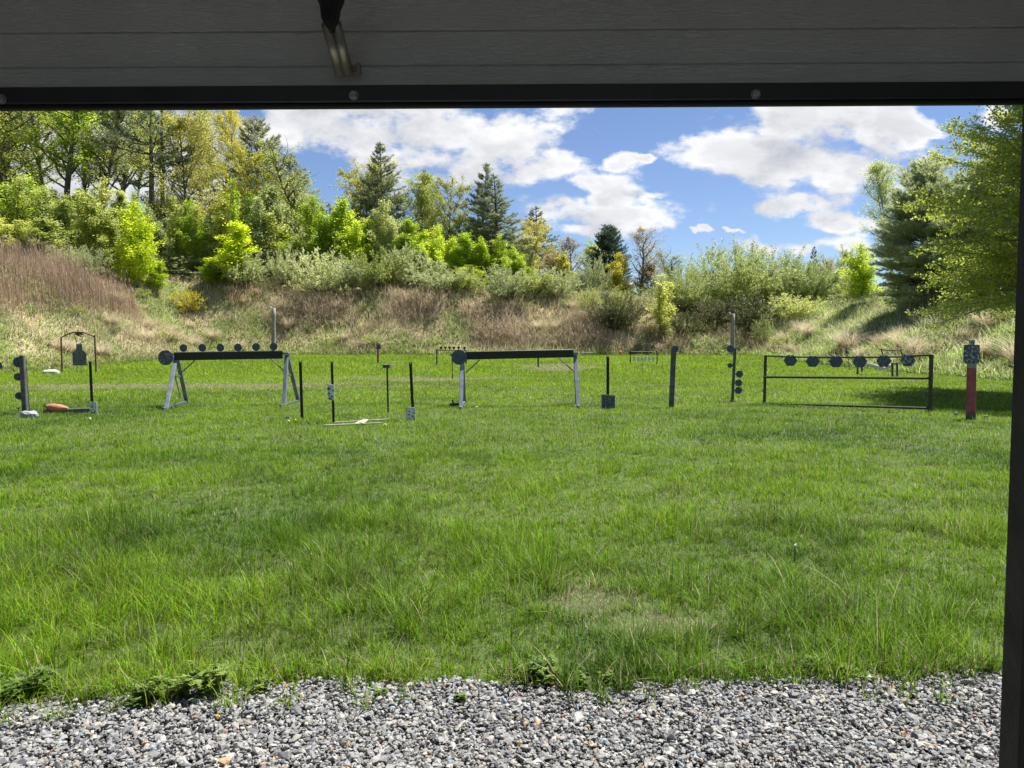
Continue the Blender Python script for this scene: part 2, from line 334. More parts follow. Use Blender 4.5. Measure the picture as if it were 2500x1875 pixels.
def gravel():
    rng = np.random.default_rng(4)
    n = 92000; X = rng.uniform(-2.9, 2.7, n); Y = rng.uniform(1.95, 3.5, n)
    e = gravel_edge(X); past = Y - e
    keep = (past < 0) | (rng.random(n) < np.exp(-np.maximum(past, 0) * 40) * .6)
    X, Y = X[keep], Y[keep]; n = len(X)
    V0, F0 = icos()
    s = rng.lognormal(math.log(.0070), .38, n).clip(.0035, .019)
    big = rng.random(n)
    sc = np.stack([rng.uniform(.9, 1.5, n), rng.uniform(.7, 1.1, n), rng.uniform(.45, .85, n)], 1) * s[:, None]
    # each stone: jittered ico, flattened, turned, tilted
    P = V0[None] * (1 + rng.uniform(-.32, .26, (n, 12, 1))) + rng.normal(0, .12, (n, 12, 3))
    P = P * sc[:, None]
    Rm = randrot(n, rng); th = rng.normal(0, .35, n); az = rng.uniform(0, 6.283, n)
    # mostly lying flat: rotate about z by az then small tilts
    ca, sa, ct, st = np.cos(az), np.sin(az), np.cos(th), np.sin(th)
    R1 = np.zeros((n, 3, 3)); R1[:, 0, 0] = ca; R1[:, 0, 1] = -sa; R1[:, 1, 0] = sa; R1[:, 1, 1] = ca; R1[:, 2, 2] = 1
    R2 = np.zeros((n, 3, 3)); R2[:, 0, 0] = 1; R2[:, 1, 1] = ct; R2[:, 1, 2] = -st; R2[:, 2, 1] = st; R2[:, 2, 2] = ct
    RR = np.where((rng.random(n) < .25)[:, None, None], Rm, R2 @ R1)
    P = np.einsum('nij,nkj->nki', RR, P)
    Z = rng.uniform(-.004, .018, n) + .012 * vnoise(X * 5, Y * 5, 8)
    P += np.stack([X, Y, Z], 1)[:, None]
    base = rng.choice(5, n, p=[.34, .27, .17, .14, .08])
    pal = np.array([(.255, .255, .255), (.195, .20, .21), (.33, .325, .31), (.125, .13, .14), (.28, .26, .22)])
    c = pal[base] * rng.uniform(.75, 1.25, (n, 1)); r = rng.random(n)
    c[r < .003] = (.30, .13, .09); c[(r > .006) & (r < .016)] = (.38, .25, .14); c[(r > .02) & (r < .03)] = (.22, .29, .33)
    Fc = (F0[None] + (np.arange(n) * 12)[:, None, None]).reshape(-1, 3)
    m, N, L, B = mat("gravel_stone"); a = N.new('ShaderNodeAttribute'); a.attribute_name = 'col'
    t = nz(N, L, 220, 4, .7); rp = ramp(N, L, t.outputs[0], [(.35, (.6, .6, .6)), (.65, (1.3, 1.3, 1.3))])
    mx = N.new('ShaderNodeMix'); mx.data_type = 'RGBA'; mx.blend_type = 'MULTIPLY'; mx.inputs['Factor'].default_value = 1
    L.new(a.outputs['Color'], mx.inputs[6]); L.new(rp.outputs[0], mx.inputs[7]); L.new(mx.outputs[2], B.inputs['Base Color']); B.inputs['Roughness'].default_value = .75
    bp = N.new('ShaderNodeBump'); bp.inputs['Strength'].default_value = .4; bp.inputs['Distance'].default_value = .003; L.new(t.outputs[0], bp.inputs['Height']); L.new(bp.outputs[0], B.inputs['Normal'])
    o = link("gravel", mkmesh("gravel", P.reshape(-1, 3), Fc, m, {'col': np.repeat(c, 12, 0)}))
    tagit(o, 'grey and white crushed stone strip at the edge of the lawn', 'gravel', None, 'stuff')
gravel()

# ------------------------------------------------------------------ grass
def blades(P, h, w, az, lean, segs, col):
    """curved blades; returns V, F, per-vertex colour. P n x 3"""
    n = len(P); dh = np.stack([np.cos(az), np.sin(az), az * 0], 1)
    fa = az + np.pi / 2; sd = np.stack([np.cos(fa), np.sin(fa), az * 0], 1)
    rows = []
    for k in range(segs + 1):
        t = k / segs; up = h * t * (1 - .35 * lean * t); out = h * lean * t ** 1.8
        c = P + dh * out[:, None]; c[:, 2] += up
        if k < segs: rows += [c - sd * (w * (1 - t * .75) / 2)[:, None], c + sd * (w * (1 - t * .75) / 2)[:, None]]
        else: rows.append(c)
    V = np.stack(rows, 1); nv = V.shape[1]; f = []
    for k in range(segs - 1):
        a = 2 * k; f += [(a, a + 1, a + 3), (a, a + 3, a + 2)]
    a = 2 * (segs - 1); f.append((a, a + 1, a + 2))
    Fc = (np.array(f)[None] + (np.arange(n) * nv)[:, None, None]).reshape(-1, 3)
    return V.reshape(-1, 3), Fc, np.repeat(col, nv, 0)
STRAW = [(-11.5, 24.5, 7.5, 1.6), (-8, 26, 5, .9), (2.6, 41, 2.2, 3.5), (.40, 4.1, .30, .26), (.70, 3.75, .30, .16), (-4, 30, 4, 2)]
def strawness(X, Y):
    s = np.zeros(len(X))
    for cx, cy, rx, ry in STRAW:
        wx = (vnoise(X * 2.2 / rx, Y * 2.2 / ry, 31) - .5) * .9
        s = np.maximum(s, sstep(1.25, .35, np.hypot((X - cx) / rx, (Y - cy) / ry) + wx))
    return s
def grass_col(X, Y, rng, base_dry=.025):
    n = len(X); f = fbm(X / 1.9, Y / 1.9, 41)[:, None]; f2 = fbm(X / 7, Y / 10, 44)[:, None]; f3 = vnoise(X * 2.6, Y * 2.6, 47)[:, None]
    lush = np.array([.085, .182, .012]); lime = np.array([.18, .305, .016]); dark = np.array([.042, .105, .014]); dry = np.array([.46, .40, .25])
    c = lush + (lime - lush) * sstep(.36, .64, f * .5 + f2 * .5) + (dark - lush) * sstep(.5, .75, f3) * .85
    far = sstep(9, 30, Y)[:, None]; c = c * (1 - .6 * far) + (np.array([.25, .39, .010]) * (.82 + .36 * f)) * .6 * far
    c = c * rng.uniform(.4, 1.6, (n, 1)); c[:, 0] *= rng.uniform(.75, 1.3, n)
    s = strawness(X, Y); isdry = rng.random(n) < base_dry + .72 * s + .05 * sstep(.5, .75, fbm(X / .8, Y / .8, 51))
    c = np.where(isdry[:, None], dry * rng.uniform(.6, 1.25, (n, 1)), c)
    return c, s
def in_view(X, Y, m=1.0): return np.abs(X) < .74 * Y + m
def lawn():
    rng = np.random.default_rng(11); Vs, Fs, Cs = [], [], []; o = 0
    def add(V, Fc, c):
        nonlocal o
        Vs.append(V); Fs.append(Fc + o); Cs.append(c); o += len(V)
    # near: tufts of arching blades with short fill between
    def tuftset(y0, y1, per, nb, h0, wid, segs, xm, seed):
        r = np.random.default_rng(seed); area = (y1 - y0) * 2 * xm; nt_ = int(per * area)
        X = r.uniform(-xm, xm, nt_); Y = r.uniform(y0, y1, nt_); k = in_view(X, Y) & (Y > gravel_edge(X) + .0) & (outdist(X, Y) < 1.5)
        tall = fbm(X / .55, Y / .55, 61); s = strawness(X, Y); k &= r.random(nt_) > s * .92
        X, Y, tall = X[k], Y[k], tall[k]; nt2 = len(X)
        big = np.where(r.random(nt2) < .06, 1.55, 1.0) * (.45 + 1.1 * sstep(.3, .72, tall))
        m = r.poisson(nb, nt2); idx = np.repeat(np.arange(nt2), m); n = len(idx)
        az = r.uniform(0, 6.283, n); rad = np.abs(r.normal(0, .028 + .02 * (y0 > 8), n)) * big[idx]
        x = X[idx] + np.cos(az) * rad; y = Y[idx] + np.sin(az) * rad; az = az + r.normal(0, .5, n)
        edge = .7 + .3 * sstep(-.02, .25, y - gravel_edge(x))
        h = h0 * big[idx] * r.uniform(.45, 1.25, n) * (1 - .3 * s[k][idx]) * np.maximum(edge, .5)
        lean = np.abs(r.normal(.62, .42, n)).clip(0, 1.5)
        c, _ = grass_col(x, y, r)
        tint = r.uniform(.78, 1.25, nt2)[idx][:, None]; c = c * tint
        P = np.stack([x, y, hz(x, y) - .005], 1)
        w = wid * r.uniform(.6, 1.3, n)
        add(*blades(P, h, w, az, lean, segs, c))
    tuftset(3.0, 6.0, 165, 24, .125, .0038, 4, 5.6, 1)
    tuftset(6.0, 10.0, 130, 17, .085, .0046, 3, 8.6, 2)
    tuftset(10.0, 18.0, 70, 14, .062, .0070, 2, 14.5, 3)
    tuftset(18.0, 34.0, 30, 10, .07, .012, 2, 26, 4)
    tuftset(34.0, 62.0, 16, 7, .14, .026, 1, 26, 5)
    # short fill
    def fill(y0, y1, per, h0, wid, segs, xm, seed):
        r = np.random.default_rng(seed); n = int(per * (y1 - y0) * 2 * xm)
        x = r.uniform(-xm, xm, n); y = r.uniform(y0, y1, n); k = in_view(x, y) & (y > gravel_edge(x) - .01) & (outdist(x, y) < 1.5); x, y = x[k], y[k]; n = len(x)
        c, s = grass_col(x, y, r, .06); P = np.stack([x, y, hz(x, y) - .004], 1)
        h = h0 * r.uniform(.35, 1.3, n) * (1 - .45 * s)
        lean = np.abs(r.normal(.6, .4, n)).clip(0, 1.5)
        add(*blades(P, h, wid * r.uniform(.6, 1.4, n), r.uniform(0, 6.283, n), lean, segs, c))
    fill(3.0, 6.0, 4200, .06, .0042, 2, 5.6, 21)
    fill(6.0, 10.0, 2600, .055, .0055, 1, 8.6, 22)
    fill(10.0, 18.0, 800, .07, .009, 1, 14.5, 23)
    fill(18.0, 34.0, 330, .09, .016, 1, 26, 24)
    fill(34.0, 62.0, 130, .12, .03, 1, 26, 25)
    # fringe of tufts hanging over the gravel
    r = np.random.default_rng(55); nt_ = 420; cx = r.uniform(-3, 2.8, nt_); cy = gravel_edge(cx) + r.uniform(-.03, .14, nt_) - (r.random(nt_) < .16) * r.uniform(0, .22, nt_); keep = vnoise(cx * 5, cx * 0, 57) > .22; cx, cy = cx[keep], cy[keep]
    idx = np.repeat(np.arange(len(cx)), 22); n = len(idx); az = r.uniform(0, 6.283, n); az = np.where(r.random(n) < .35, -1.57 + r.normal(0, .7, n), az); x = cx[idx] + r.normal(0, .02, n); y = cy[idx] + r.normal(0, .02, n)
    c, _ = grass_col(x, y, r, .12); big = (.5 + r.random(len(cx)))[idx]
    add(*blades(np.stack([x, y, hz(x, y)], 1), .13 * big * r.uniform(.4, 1.2, n), .0045 * r.uniform(.6, 1.3, n), az, np.abs(r.normal(.6, .35, n)).clip(0, 1.4), 4, c))
    # a few long seed stalks near the gravel
    r = np.random.default_rng(77); n = 420; x = r.uniform(-3.6, 3.4, n); y = gravel_edge(x) + np.abs(r.normal(0, .8, n)) + .05
    c = np.array([[.09, .15, .03]]) * r.uniform(.7, 1.5, (n, 1)); P = np.stack([x, y, hz(x, y)], 1)
    add(*blades(P, r.uniform(.16, .34, n), np.full(n, .0032), r.uniform(0, 6.283, n), np.abs(r.normal(.22, .2, n)), 4, c))
    o_ = link("grass", mkmesh("grass", np.vstack(Vs), np.vstack(Fs), blademan("grass_blade", .45, .5, .18), {'col': np.vstack(Cs)}))
    tagit(o_, 'bright green uncut lawn grass covering the range floor', 'grass', None, 'stuff')
    print("grass tris", sum(len(f) for f in Fs))
lawn()

# ------------------------------------------------------------------ slope cover, reeds
def slopes():
    rng = np.random.default_rng(31)
    n = 900000; X = rng.uniform(-46, 40, n); Y = rng.uniform(14, 76, n); d = outdist(X, Y)
    k = (d > .15) & (d < 15) & in_view(X, Y, 2); X, Y, d = X[k], Y[k], d[k]
    zone = fbm(X / 4.5, Y / 4.5, 71); fine = fbm(X / 1.3, Y / 1.3, 72); right = sstep(8, 17, X)
    # straw: long dead stems, tangled, lying down the slope
    dryp = sstep(.38, .6, zone * .6 + fine * .4) * (1 - .5 * right) * sstep(0, 2.0, d + fine * 2)
    r = rng.random(len(X)); isdry = r < (.27 + .42 * dryp - .12 * sstep(3.5, 1, d))
    def put(name, sel, h, w, leanmu, leansd, segs, cols, m, label, cat, cprob=None):
        x, y = X[sel], Y[sel]; n = len(x); gx = np.where(x < -15, 1.0, np.where(x > 14, -1.0, 0)); gy = np.where(y > 56, -1.0, -.15)
        az = np.arctan2(gy, gx) + rng.normal(0, 1.0, n)
        ci = rng.integers(0, len(cols), n) if cprob is None else rng.choice(len(cols), n, p=cprob)
        c = np.array(cols)[ci] * (np.array([[1., 1., 1.]]) + sstep(13, 18, x)[:, None] * np.array([[-.08, .10, -.15]])) * rng.uniform(.45, 1.45, (n, 1)) * (.6 + .8 * fbm(x / 1.6, y / 1.6, 79)[:, None])
        lean = np.abs(rng.normal(leanmu, leansd, n)).clip(0, 2.2)
        P = np.stack([x, y, hz(x, y) - .03], 1)
        hh = h * rng.uniform(.4, 1.3, n)
        V, Fc, cc = blades(P, hh, w * rng.uniform(.6, 1.4, n), az, lean, segs, c)
        o = link(name, mkmesh(name, V, Fc, m, {'col': cc})); tagit(o, label, cat, None, 'stuff'); print(name, len(Fc))
    sel = isdry & (rng.random(len(X)) < .62)
    put("dry_grass", sel, .75, .026, 1.0, .55, 3, [(.68, .60, .43), (.60, .51, .36), (.42, .32, .22), (.80, .73, .55)], blademan("straw", .25, .7, .2), 'tangled dead straw lying over the earth banks', 'dry grass')
    sel = ~isdry & (rng.random(len(X)) < .85)
    put("ground_cover", sel, .26, .055, .7, .5, 2, [(.28, .36, .08), (.38, .44, .11), (.20, .26, .06), (.46, .46, .19)], blademan("bank_green", .4, .5, .35), 'low green weeds and young grass creeping over the earth banks', 'ground cover')
slopes()
def reeds():
    rng = np.random.default_rng(41); Vs, Fs, Cs = [], [], []; o = 0
    def clump(n, fx, hgt, cols, leanm, w=.018):
        nonlocal o
        x, y = fx(n); n = len(x); cc = np.array(cols)[rng.integers(0, len(cols), n)] * rng.uniform(.6, 1.35, (n, 1))
        P = np.stack([x, y, hz(x, y) - .03], 1); h = hgt * rng.uniform(.35, 1.25, n) * (.4 + 1.2 * fbm(x / 2.2, y / 2.2, 81))
        az = rng.normal(-1.9, 1.0, n); lean = np.abs(rng.normal(leanm, .14 + leanm * .4, n))
        V, Fc, c = blades(P, h, w * rng.uniform(.5, 1.5, n), az, lean, 3, cc)
        Vs.append(V); Fs.append(Fc + o); Cs.append(c); o += len(V)
        # plumes at the tips of some
        k = rng.random(n) < .10; tip = V.reshape(n, -1, 3)[k][:, -1]; m = len(tip)
        V, Fc, c = blades(tip - np.array([0, 0, .18]), np.full(m, .30), np.full(m, .07), az[k], np.full(m, .5), 3, np.tile([[.42, .34, .25]], (m, 1)))
        Vs.append(V); Fs.append(Fc + o); Cs.append(c); o += len(V)
    BR = [(.30, .20, .145), (.38, .28, .21), (.22, .14, .10), (.44, .35, .26)]
    BR2 = [(.44, .30, .20), (.36, .23, .15), (.52, .41, .28), (.30, .19, .12)]
    def band(x0, x1, y0, y1, dlo, dhi, thr=0.0):
        def f(n):
            x = rng.uniform(x0, x1, n); y = rng.uniform(y0, y1, n); d = outdist(x, y)
            k = (d > dlo) & (d < dhi) & in_view(x, y, 3) & (fbm(x / 3, y / 3, 85) + rng.normal(0, .05, n) > thr); return x[k], y[k]
        return f
    clump(36000, band(-40, -23, 30, 60, 4.2, 11, .36), 1.9, BR, .2, .024)          # left bank, standing reeds
    clump(17000, band(-40, -23, 30, 60, 1.5, 5, .52), 1.0, BR, .45)
    clump(15000, band(-24, 1, 60, 70, 5.4, 8.0, .50), .95, BR2, .5)            # back bank
    clump(22000, band(-21, 2, 60, 67, 2.5, 7.5, .50), 1.4, [(.66, .58, .44), (.56, .47, .35)], 1.2, .028)   # pale bent-over reeds
    clump(9000, band(-2, 10, 60, 66, 1.5, 6, .53), 1.1, [(.52, .44, .33), (.42, .33, .26)], 1.0)
    clump(12000, band(8, 20, 52, 64, .8, 4.5, .45), .95, [(.48, .39, .29), (.32, .23, .17)], .9)
    clump(9000, band(24, 36, 30, 48, 7, 11, .4), .8, BR, .5)
    o_ = link("reeds", mkmesh("reeds", np.vstack(Vs), np.vstack(Fs), blademan("reed", .3, .65, .25), {'col': np.vstack(Cs)}))
    tagit(o_, 'brown dead reeds standing along the top of the earth banks', 'reeds', None, 'stuff')
reeds()

# ------------------------------------------------------------------ plants
def unit(v): return v / (np.linalg.norm(v, axis=-1, keepdims=True) + 1e-9)
def leaf_quads(P, size, rng, up=.6, aspect=1.7):
    n = len(P); nn = unit(unit(rng.normal(size=(n, 3))) + np.array([0, 0, up])); a = unit(np.cross(nn, rng.normal(size=(n, 3)))); b = np.cross(nn, a)
    s = (size * rng.uniform(.6, 1.35, n))[:, None]; a = a * s * aspect / 2; b = b * s / 2
    V = np.stack([P - a, P - b * .9 + a * .1, P + a, P + b * .9 + a * .1], 1).reshape(-1, 3)
    return V, np.arange(4 * n).reshape(n, 4)
class Wood:
    def __init__(s): s.g = []
    def add(s, pts, r0, r1, n=5): s.g.append(tube(pts, np.linspace(r0, r1, len(pts)), n, False))
    def geo(s): return join(*s.g)
def curve_br(p, d, L, rng, n=6, wig=.12, lift=0.0):
    """a branch path starting at p towards d"""
    pts = [np.array(p)]; d = nrm(d)
    for i in range(n - 1):
        d = nrm(d + rng.normal(0, wig, 3) + np.array([0, 0, lift])); pts.append(pts[-1] + d * L / (n - 1))
    return np.array(pts)
def pick_along(pts, t):
    t = np.clip(t, 0, .9999) * (len(pts) - 1); i = t.astype(int); f = (t - i)[:, None]; return pts[i] * (1 - f) + pts[i + 1] * f
BARK = paint("bark", (.07, .06, .05), (.14, .12, .10), 9, .9, bump=.4)
BARKG = paint("grey_bark", (.15, .14, .13), (.24, .225, .21), 9, .9, bump=.3)
def build_plant(name, wood, P, size, rng, up=.6, aspect=1.7, jit=None, rnd=None):
    """returns (wood mesh, leaf mesh) normalised so the top is at z = 1"""
    V, Fq = leaf_quads(P, size, rng, up, aspect)
    top = np.percentile(V[:, 2], 99.9); wv, wf = wood.geo()
    r = rng.random(len(P)) if rnd is None else rnd
    wm = mkmesh(name + "_wood", wv / top, wf, BARK, None, True)
    lm = mkmesh(name + "_leaves", V / top, Fq, None, {'rnd': np.repeat(r, 4)})
    lm.materials.append(BARK)
    return wm, lm, top
def gen_decid(seed, H=16, spread=.30, base=.3, limbs=26, sub=7, N=9000, leaf=.17, ang=(35, 65), form='oval', thin=0.0, clus=.35):
    rng = np.random.default_rng(seed); w = Wood()
    tr = curve_br((0, 0, -.4), (0, 0, 1), H * .97, rng, 12, .035, .03); w.add(tr, H * .0105, H * .0018, 7)
    seeds, wt = [], []
    for i in range(limbs):
        t = base + (0.97 - base) * ((i + rng.random()) / limbs); p = pick_along(tr, np.array([t]))[0]; u = (t - base) / (1 - base)
        prof = {'oval': math.sin(math.pi * min(1, .18 + .82 * u)) ** .7, 'cone': (1 - u) ** .8 + .12, 'vase': .45 + .55 * u if u < .8 else (1 - u) * 4 + .2, 'dome': (1 - u ** 2.2) ** .5 + .08}[form]
        L = H * spread * prof * rng.uniform(.75, 1.2); az = i * 2.4 + rng.normal(0, .4); e = R(rng.uniform(*ang))
        br = curve_br(p, (math.cos(az) * math.cos(e), math.sin(az) * math.cos(e), math.sin(e)), L, rng, 6, .13, .05)
        w.add(br, max(.012, H * .0055 * (1 - .6 * u)), .008, 5)
        for k in range(sub):
            s = .25 + .75 * (k + rng.random()) / sub; q = pick_along(br, np.array([s]))[0]; dd = nrm(br[-1] - br[0]) + rng.normal(0, .6, 3)
            sb = curve_br(q, dd, L * rng.uniform(.25, .5), rng, 4, .2, .04); w.add(sb, .012, .004, 3)
            if rng.random() > thin: seeds.append(sb); wt.append(rng.uniform(.3, 1.6))
        seeds.append(br[3:]); wt.append(.6)
    wt = np.array(wt) / sum(wt); cnt = rng.multinomial(N, wt); P = []; rn = []
    for sb, c in zip(seeds, cnt):
        if c == 0: continue
        P.append(pick_along(sb, rng.uniform(.15, 1, c)) + rng.normal(0, clus * H * .03, (c, 3))); rn.append(np.clip(rng.normal(rng.uniform(.25, .75), .2, c), 0, 1))
    return build_plant("deciduous", w, np.vstack(P), leaf, rng, .7, 1.5, rnd=np.concatenate(rn))
def gen_sapling(seed, H=5, width=.22, N=3600, leaf=.10, stems=2, low=.06):
    rng = np.random.default_rng(seed); w = Wood(); P = []; rn = []
    for s in range(stems):
        a = rng.uniform(0, 6.28); hh = H * (1 if s == 0 else rng.uniform(.6, .95))
        tr = curve_br((.15 * math.cos(a) * s, .15 * math.sin(a) * s, -.2), (.10 * math.cos(a) * (s > 0), .10 * math.sin(a) * (s > 0), 1), hh, rng, 9, .04, .05)
        w.add(tr, .03, .006, 5); nb = int(34 / stems ** .5)
        for i in range(nb):
            t = low + (1 - low) * (i + rng.random()) / nb; p = pick_along(tr, np.array([t]))[0]; az = rng.uniform(0, 6.28); e = R(rng.uniform(55, 80))
            prof = (math.sin(math.pi * min(1, .30 + .70 * t)) ** .8 + .10) * rng.uniform(.6, 1.25)
            br = curve_br(p, (math.cos(az) * math.cos(e), math.sin(az) * math.cos(e), math.sin(e)), H * width * prof, rng, 5, .12, .06)
            w.add(br, .010, .003, 3); c = max(3, int(N / stems / nb * prof * 1.3)); P.append(pick_along(br, rng.uniform(.1, 1.0, c)) + rng.normal(0, H * .018, (c, 3)))
            rn.append(np.clip(rng.normal(rng.uniform(.3, .7), .22, c), 0, 1))
        c = 60; P.append(pick_along(tr, rng.uniform(.7, 1, c)) + rng.normal(0, .05, (c, 3))); rn.append(rng.random(c))
    return build_plant("sapling", w, np.vstack(P), leaf, rng, .4, 1.6, rnd=np.concatenate(rn))
def gen_shrub(seed, H=3.2, width=1.5, stems=46, N=7000, leaf=.085, arch=.5, aspect=2.2, upright=.5, fill=.3):
    """many arching stems from the ground; width = crown width / height"""
    rng = np.random.default_rng(seed); w = Wood(); P = []; rn = []
    for s in range(stems):
        az = s * 2.4 + rng.normal(0, .3); k = math.sqrt((s + .5) / stems); e = R(90 - k * 68 * (1 - upright * .3) + rng.normal(0, 5))
        L = H * (1.02 if k < .5 else 1.02 + (k - .5) * 2 * max(0, width / 2 * 1.05 - 1.0)) * rng.uniform(.82, 1.1); d = (math.cos(az) * math.cos(e), math.sin(az) * math.cos(e), math.sin(e))
        st = curve_br((.2 * math.cos(az), .2 * math.sin(az), -.1), d, L, rng, 7, .09, -.05 * arch * k + .02); w.add(st, .025, .005, 4)
        for j in range(9):
            t = .25 + .75 * rng.random(); q = pick_along(st, np.array([t]))[0]; sb = curve_br(q, nrm(st[-1] - st[-3]) + rng.normal(0, .55, 3), H * rng.uniform(.12, .28), rng, 4, .15, .03)
            w.add(sb, .007, .003, 3); c = int(N / stems / 9); P.append(pick_along(sb, rng.random(c)) + rng.normal(0, H * .014, (c, 3))); rn.append(np.clip(rng.normal(rng.uniform(.25, .75), .2, c), 0, 1))
    P = np.vstack(P); rn = np.concatenate(rn); k = P[:, 2] > .03; return build_plant("shrub", w, P[k], leaf, rng, .2, aspect, rnd=rn[k])
def needle_tufts(P, D, ln, wd, nn, rng, spread=.55):
    n = len(P); P = np.repeat(P, nn, 0); D = np.repeat(D, nn, 0); m = len(P)
    d = unit(D + rng.normal(0, spread, (m, 3)) + np.array([0, 0, .15])); s = unit(np.cross(d, rng.normal(size=(m, 3)))) * (wd * rng.uniform(.6, 1.3, m))[:, None] / 2
    L = (ln * rng.uniform(.6, 1.2, m))[:, None]
    V = np.stack([P - s, P + s, P + d * L], 1).reshape(-1, 3); return V, np.arange(3 * m).reshape(m, 3)
def gen_pine(seed, H=16, spread=.22, base=.15, step=.6, form='cone', ln=.30, wd=.045, nn=6, gap=.12, dens=1.0, per=6, droop=0.0, trunk2=False):
    rng = np.random.default_rng(seed); w = Wood(); tr = curve_br((0, 0, -.4), (0, 0, 1), H + .3, rng, 12, .012, .03); w.add(tr, H * .016, H * .0015, 8)
    if trunk2: w.add(tr[:10] + np.array([.75, .1, 0]), H * .013, H * .004, 8)
    P, D, rn = [], [], []; z = base * H
    while z < H * .985:
        u = (z - base * H) / (H * (1 - base)); t = (z + .4) / (H + .3) * .97
        if form == 'cone': prof = (1 - u) ** .75 + .04
        elif form == 'flag': prof = (.55 + .6 * math.sin(math.pi * min(1, u * 1.05))) * (1 if u < .85 else (1 - u) / .15 + .1)
        else: prof = (1 - u ** 1.7) ** .55 * (.72 + .28 * min(1, u * 3.5)) + .03
        for k in range(per):
            if rng.random() < gap: continue
            az = rng.uniform(0, 6.28); p = pick_along(tr, np.array([t]))[0]; L = H * spread * prof * rng.uniform(.65, 1.2); e = R(-5 - droop * 20 * (1 - u) + 42 * u + rng.normal(0, 6))
            br = curve_br(p, (math.cos(az) * math.cos(e), math.sin(az) * math.cos(e), math.sin(e)), L, rng, 6, .06, .05 + .03 * u); w.add(br, max(.010, .028 * L ** .7 * (H / 16)), .006, 4)
            ns = max(2, int(L / .45 * dens)); bd = nrm(br[-1] - br[0])
            for j in range(ns):
                s = .22 + .78 * (j + rng.random()) / ns; q = pick_along(br, np.array([s]))[0]; side = np.cross(bd, [0, 0, 1]) * (1 if j % 2 else -1)
                tl = (L * .33 * (1.15 - s) + .22); sb = curve_br(q, bd * .8 + side * .8 + rng.normal(0, .15, 3), tl, rng, 3, .08, .10); w.add(sb, .008, .004, 3)
                c = max(2, int(tl / .13 * dens)); pp = pick_along(sb, rng.uniform(.15, 1, c)); P.append(pp); dv = nrm(sb[-1] - sb[0]); D.append(np.tile(dv, (c, 1))); rn.append(np.full(c, np.clip(rng.normal(.5, .25), 0, 1)))
            c = max(3, int(L / .2 * dens)); P.append(pick_along(br, rng.uniform(.35, 1, c))); D.append(np.tile(bd, (c, 1))); rn.append(rng.uniform(.3, .7, c))
        z += step * rng.uniform(.8, 1.2)
    P = np.vstack(P); D = np.vstack(D); rn = np.concatenate(rn); V, Fc = needle_tufts(P, D, ln, wd, nn, rng)
    c = 30; wv, wf = w.geo(); top = V[:, 2].max(); print("pine tufts", len(P))
    wm = mkmesh("pine_wood", wv / top, wf, BARK, None, True); lm = mkmesh("pine_needles", V / top, Fc, None, {'rnd': np.repeat(rn, nn * 3)}); lm.materials.append(BARK)
    return wm, lm, top

def underbrush():
    rng = np.random.default_rng(91); n = 330000; x = rng.uniform(-62, 40, n); y = rng.uniform(30, 92, n); d = outdist(x, y); k = (d > 9.6) & (d < 24) & in_view(x, y, 1) & (np.abs(x) < 60); x, y, d = x[k], y[k], d[k]
    hh = (.3 + 2.6 * fbm(x / 1.8, y / 1.8, 93) ** 1.3) * sstep(9.2, 13, d); k = (fbm(x / 3.5, y / 3.5, 95) > .36) & ~((x > 14) & (y < 52)); x, y, hh = x[k], y[k], hh[k]; P = np.stack([x, y, hz(x, y) + hh * rng.random(len(x)) ** .7], 1)
    V, Fq = leaf_quads(P, .13, rng, .3, 1.7); m = leafmat("underbrush_leaf", [(0, (.18, .22, .08)), (.5, (.30, .35, .12)), (1, (.44, .48, .20))], .4, obj_var=0)
    o = link("underbrush", mkmesh("underbrush", V, Fq, m, {'rnd': np.repeat(np.clip(fbm(x / 2, y / 2, 97) + rng.normal(0, .15, len(x)), 0, 1), 4)})); tagit(o, 'low tangled green brush between the young trees on the bank tops', 'underbrush', None, 'stuff')
underbrush()
# ------------------------------------------------------------------ planting
M_LIME = leafmat("lime_leaf", [(0, (0.325, 0.459, 0.034)), (.5, (0.459, 0.605, 0.050)), (1, (0.605, 0.717, 0.090))], 0.58)
M_BRIGHT = leafmat("bright_lime_leaf", [(0, (0.410, 0.540, 0.022)), (.5, (0.562, 0.691, 0.032)), (1, (0.691, 0.778, 0.065))], 0.60)
M_SPRING = leafmat("spring_leaf", [(0, (.33, .39, .08)), (.5, (.46, .52, .12)), (1, (.60, .64, .19))], .58)
M_MID = leafmat("mid_green_leaf", [(0, (.33, .38, .13)), (.5, (.45, .51, .19)), (1, (.58, .62, .28))], .55)
M_SILVER = leafmat("silver_green_leaf", [(0, (.42, .47, .21)), (.5, (.56, .61, .29)), (1, (.70, .73, .42))], .50)
M_OLIVE = leafmat("olive_leaf", [(0, (.31, .37, .11)), (.5, (.48, .55, .18)), (1, (.64, .69, .29))], .52)
M_GOLD = leafmat("golden_leaf", [(0, (.34, .31, .08)), (.45, (.47, .46, .10)), (1, (.52, .57, .14))], .55)
M_YELLOW = leafmat("yellow_green_leaf", [(0, (.42, .44, .05)), (.5, (.58, .57, .07)), (1, (.68, .62, .10))], .5)
M_RUST = leafmat("rusty_leaf", [(0, (.42, .31, .15)), (.5, (.52, .42, .19)), (1, (.56, .52, .20))], .50)
M_GREYB = leafmat("grey_brown_bud", [(0, (.34, .29, .21)), (.5, (.46, .40, .29)), (1, (.48, .48, .29))], .35)
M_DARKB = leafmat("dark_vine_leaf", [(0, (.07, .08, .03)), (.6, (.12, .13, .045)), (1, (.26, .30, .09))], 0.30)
M_PINE = leafmat("pine_needle", [(0, (.15, .19, .10)), (.5, (.23, .28, .15)), (1, (.34, .38, .21))], .45)
M_SOFTP = leafmat("soft_pine_needle", [(0, (.31, .38, .19)), (.5, (.44, .52, .27)), (1, (.57, .64, .36))], .6, obj_var=.05)
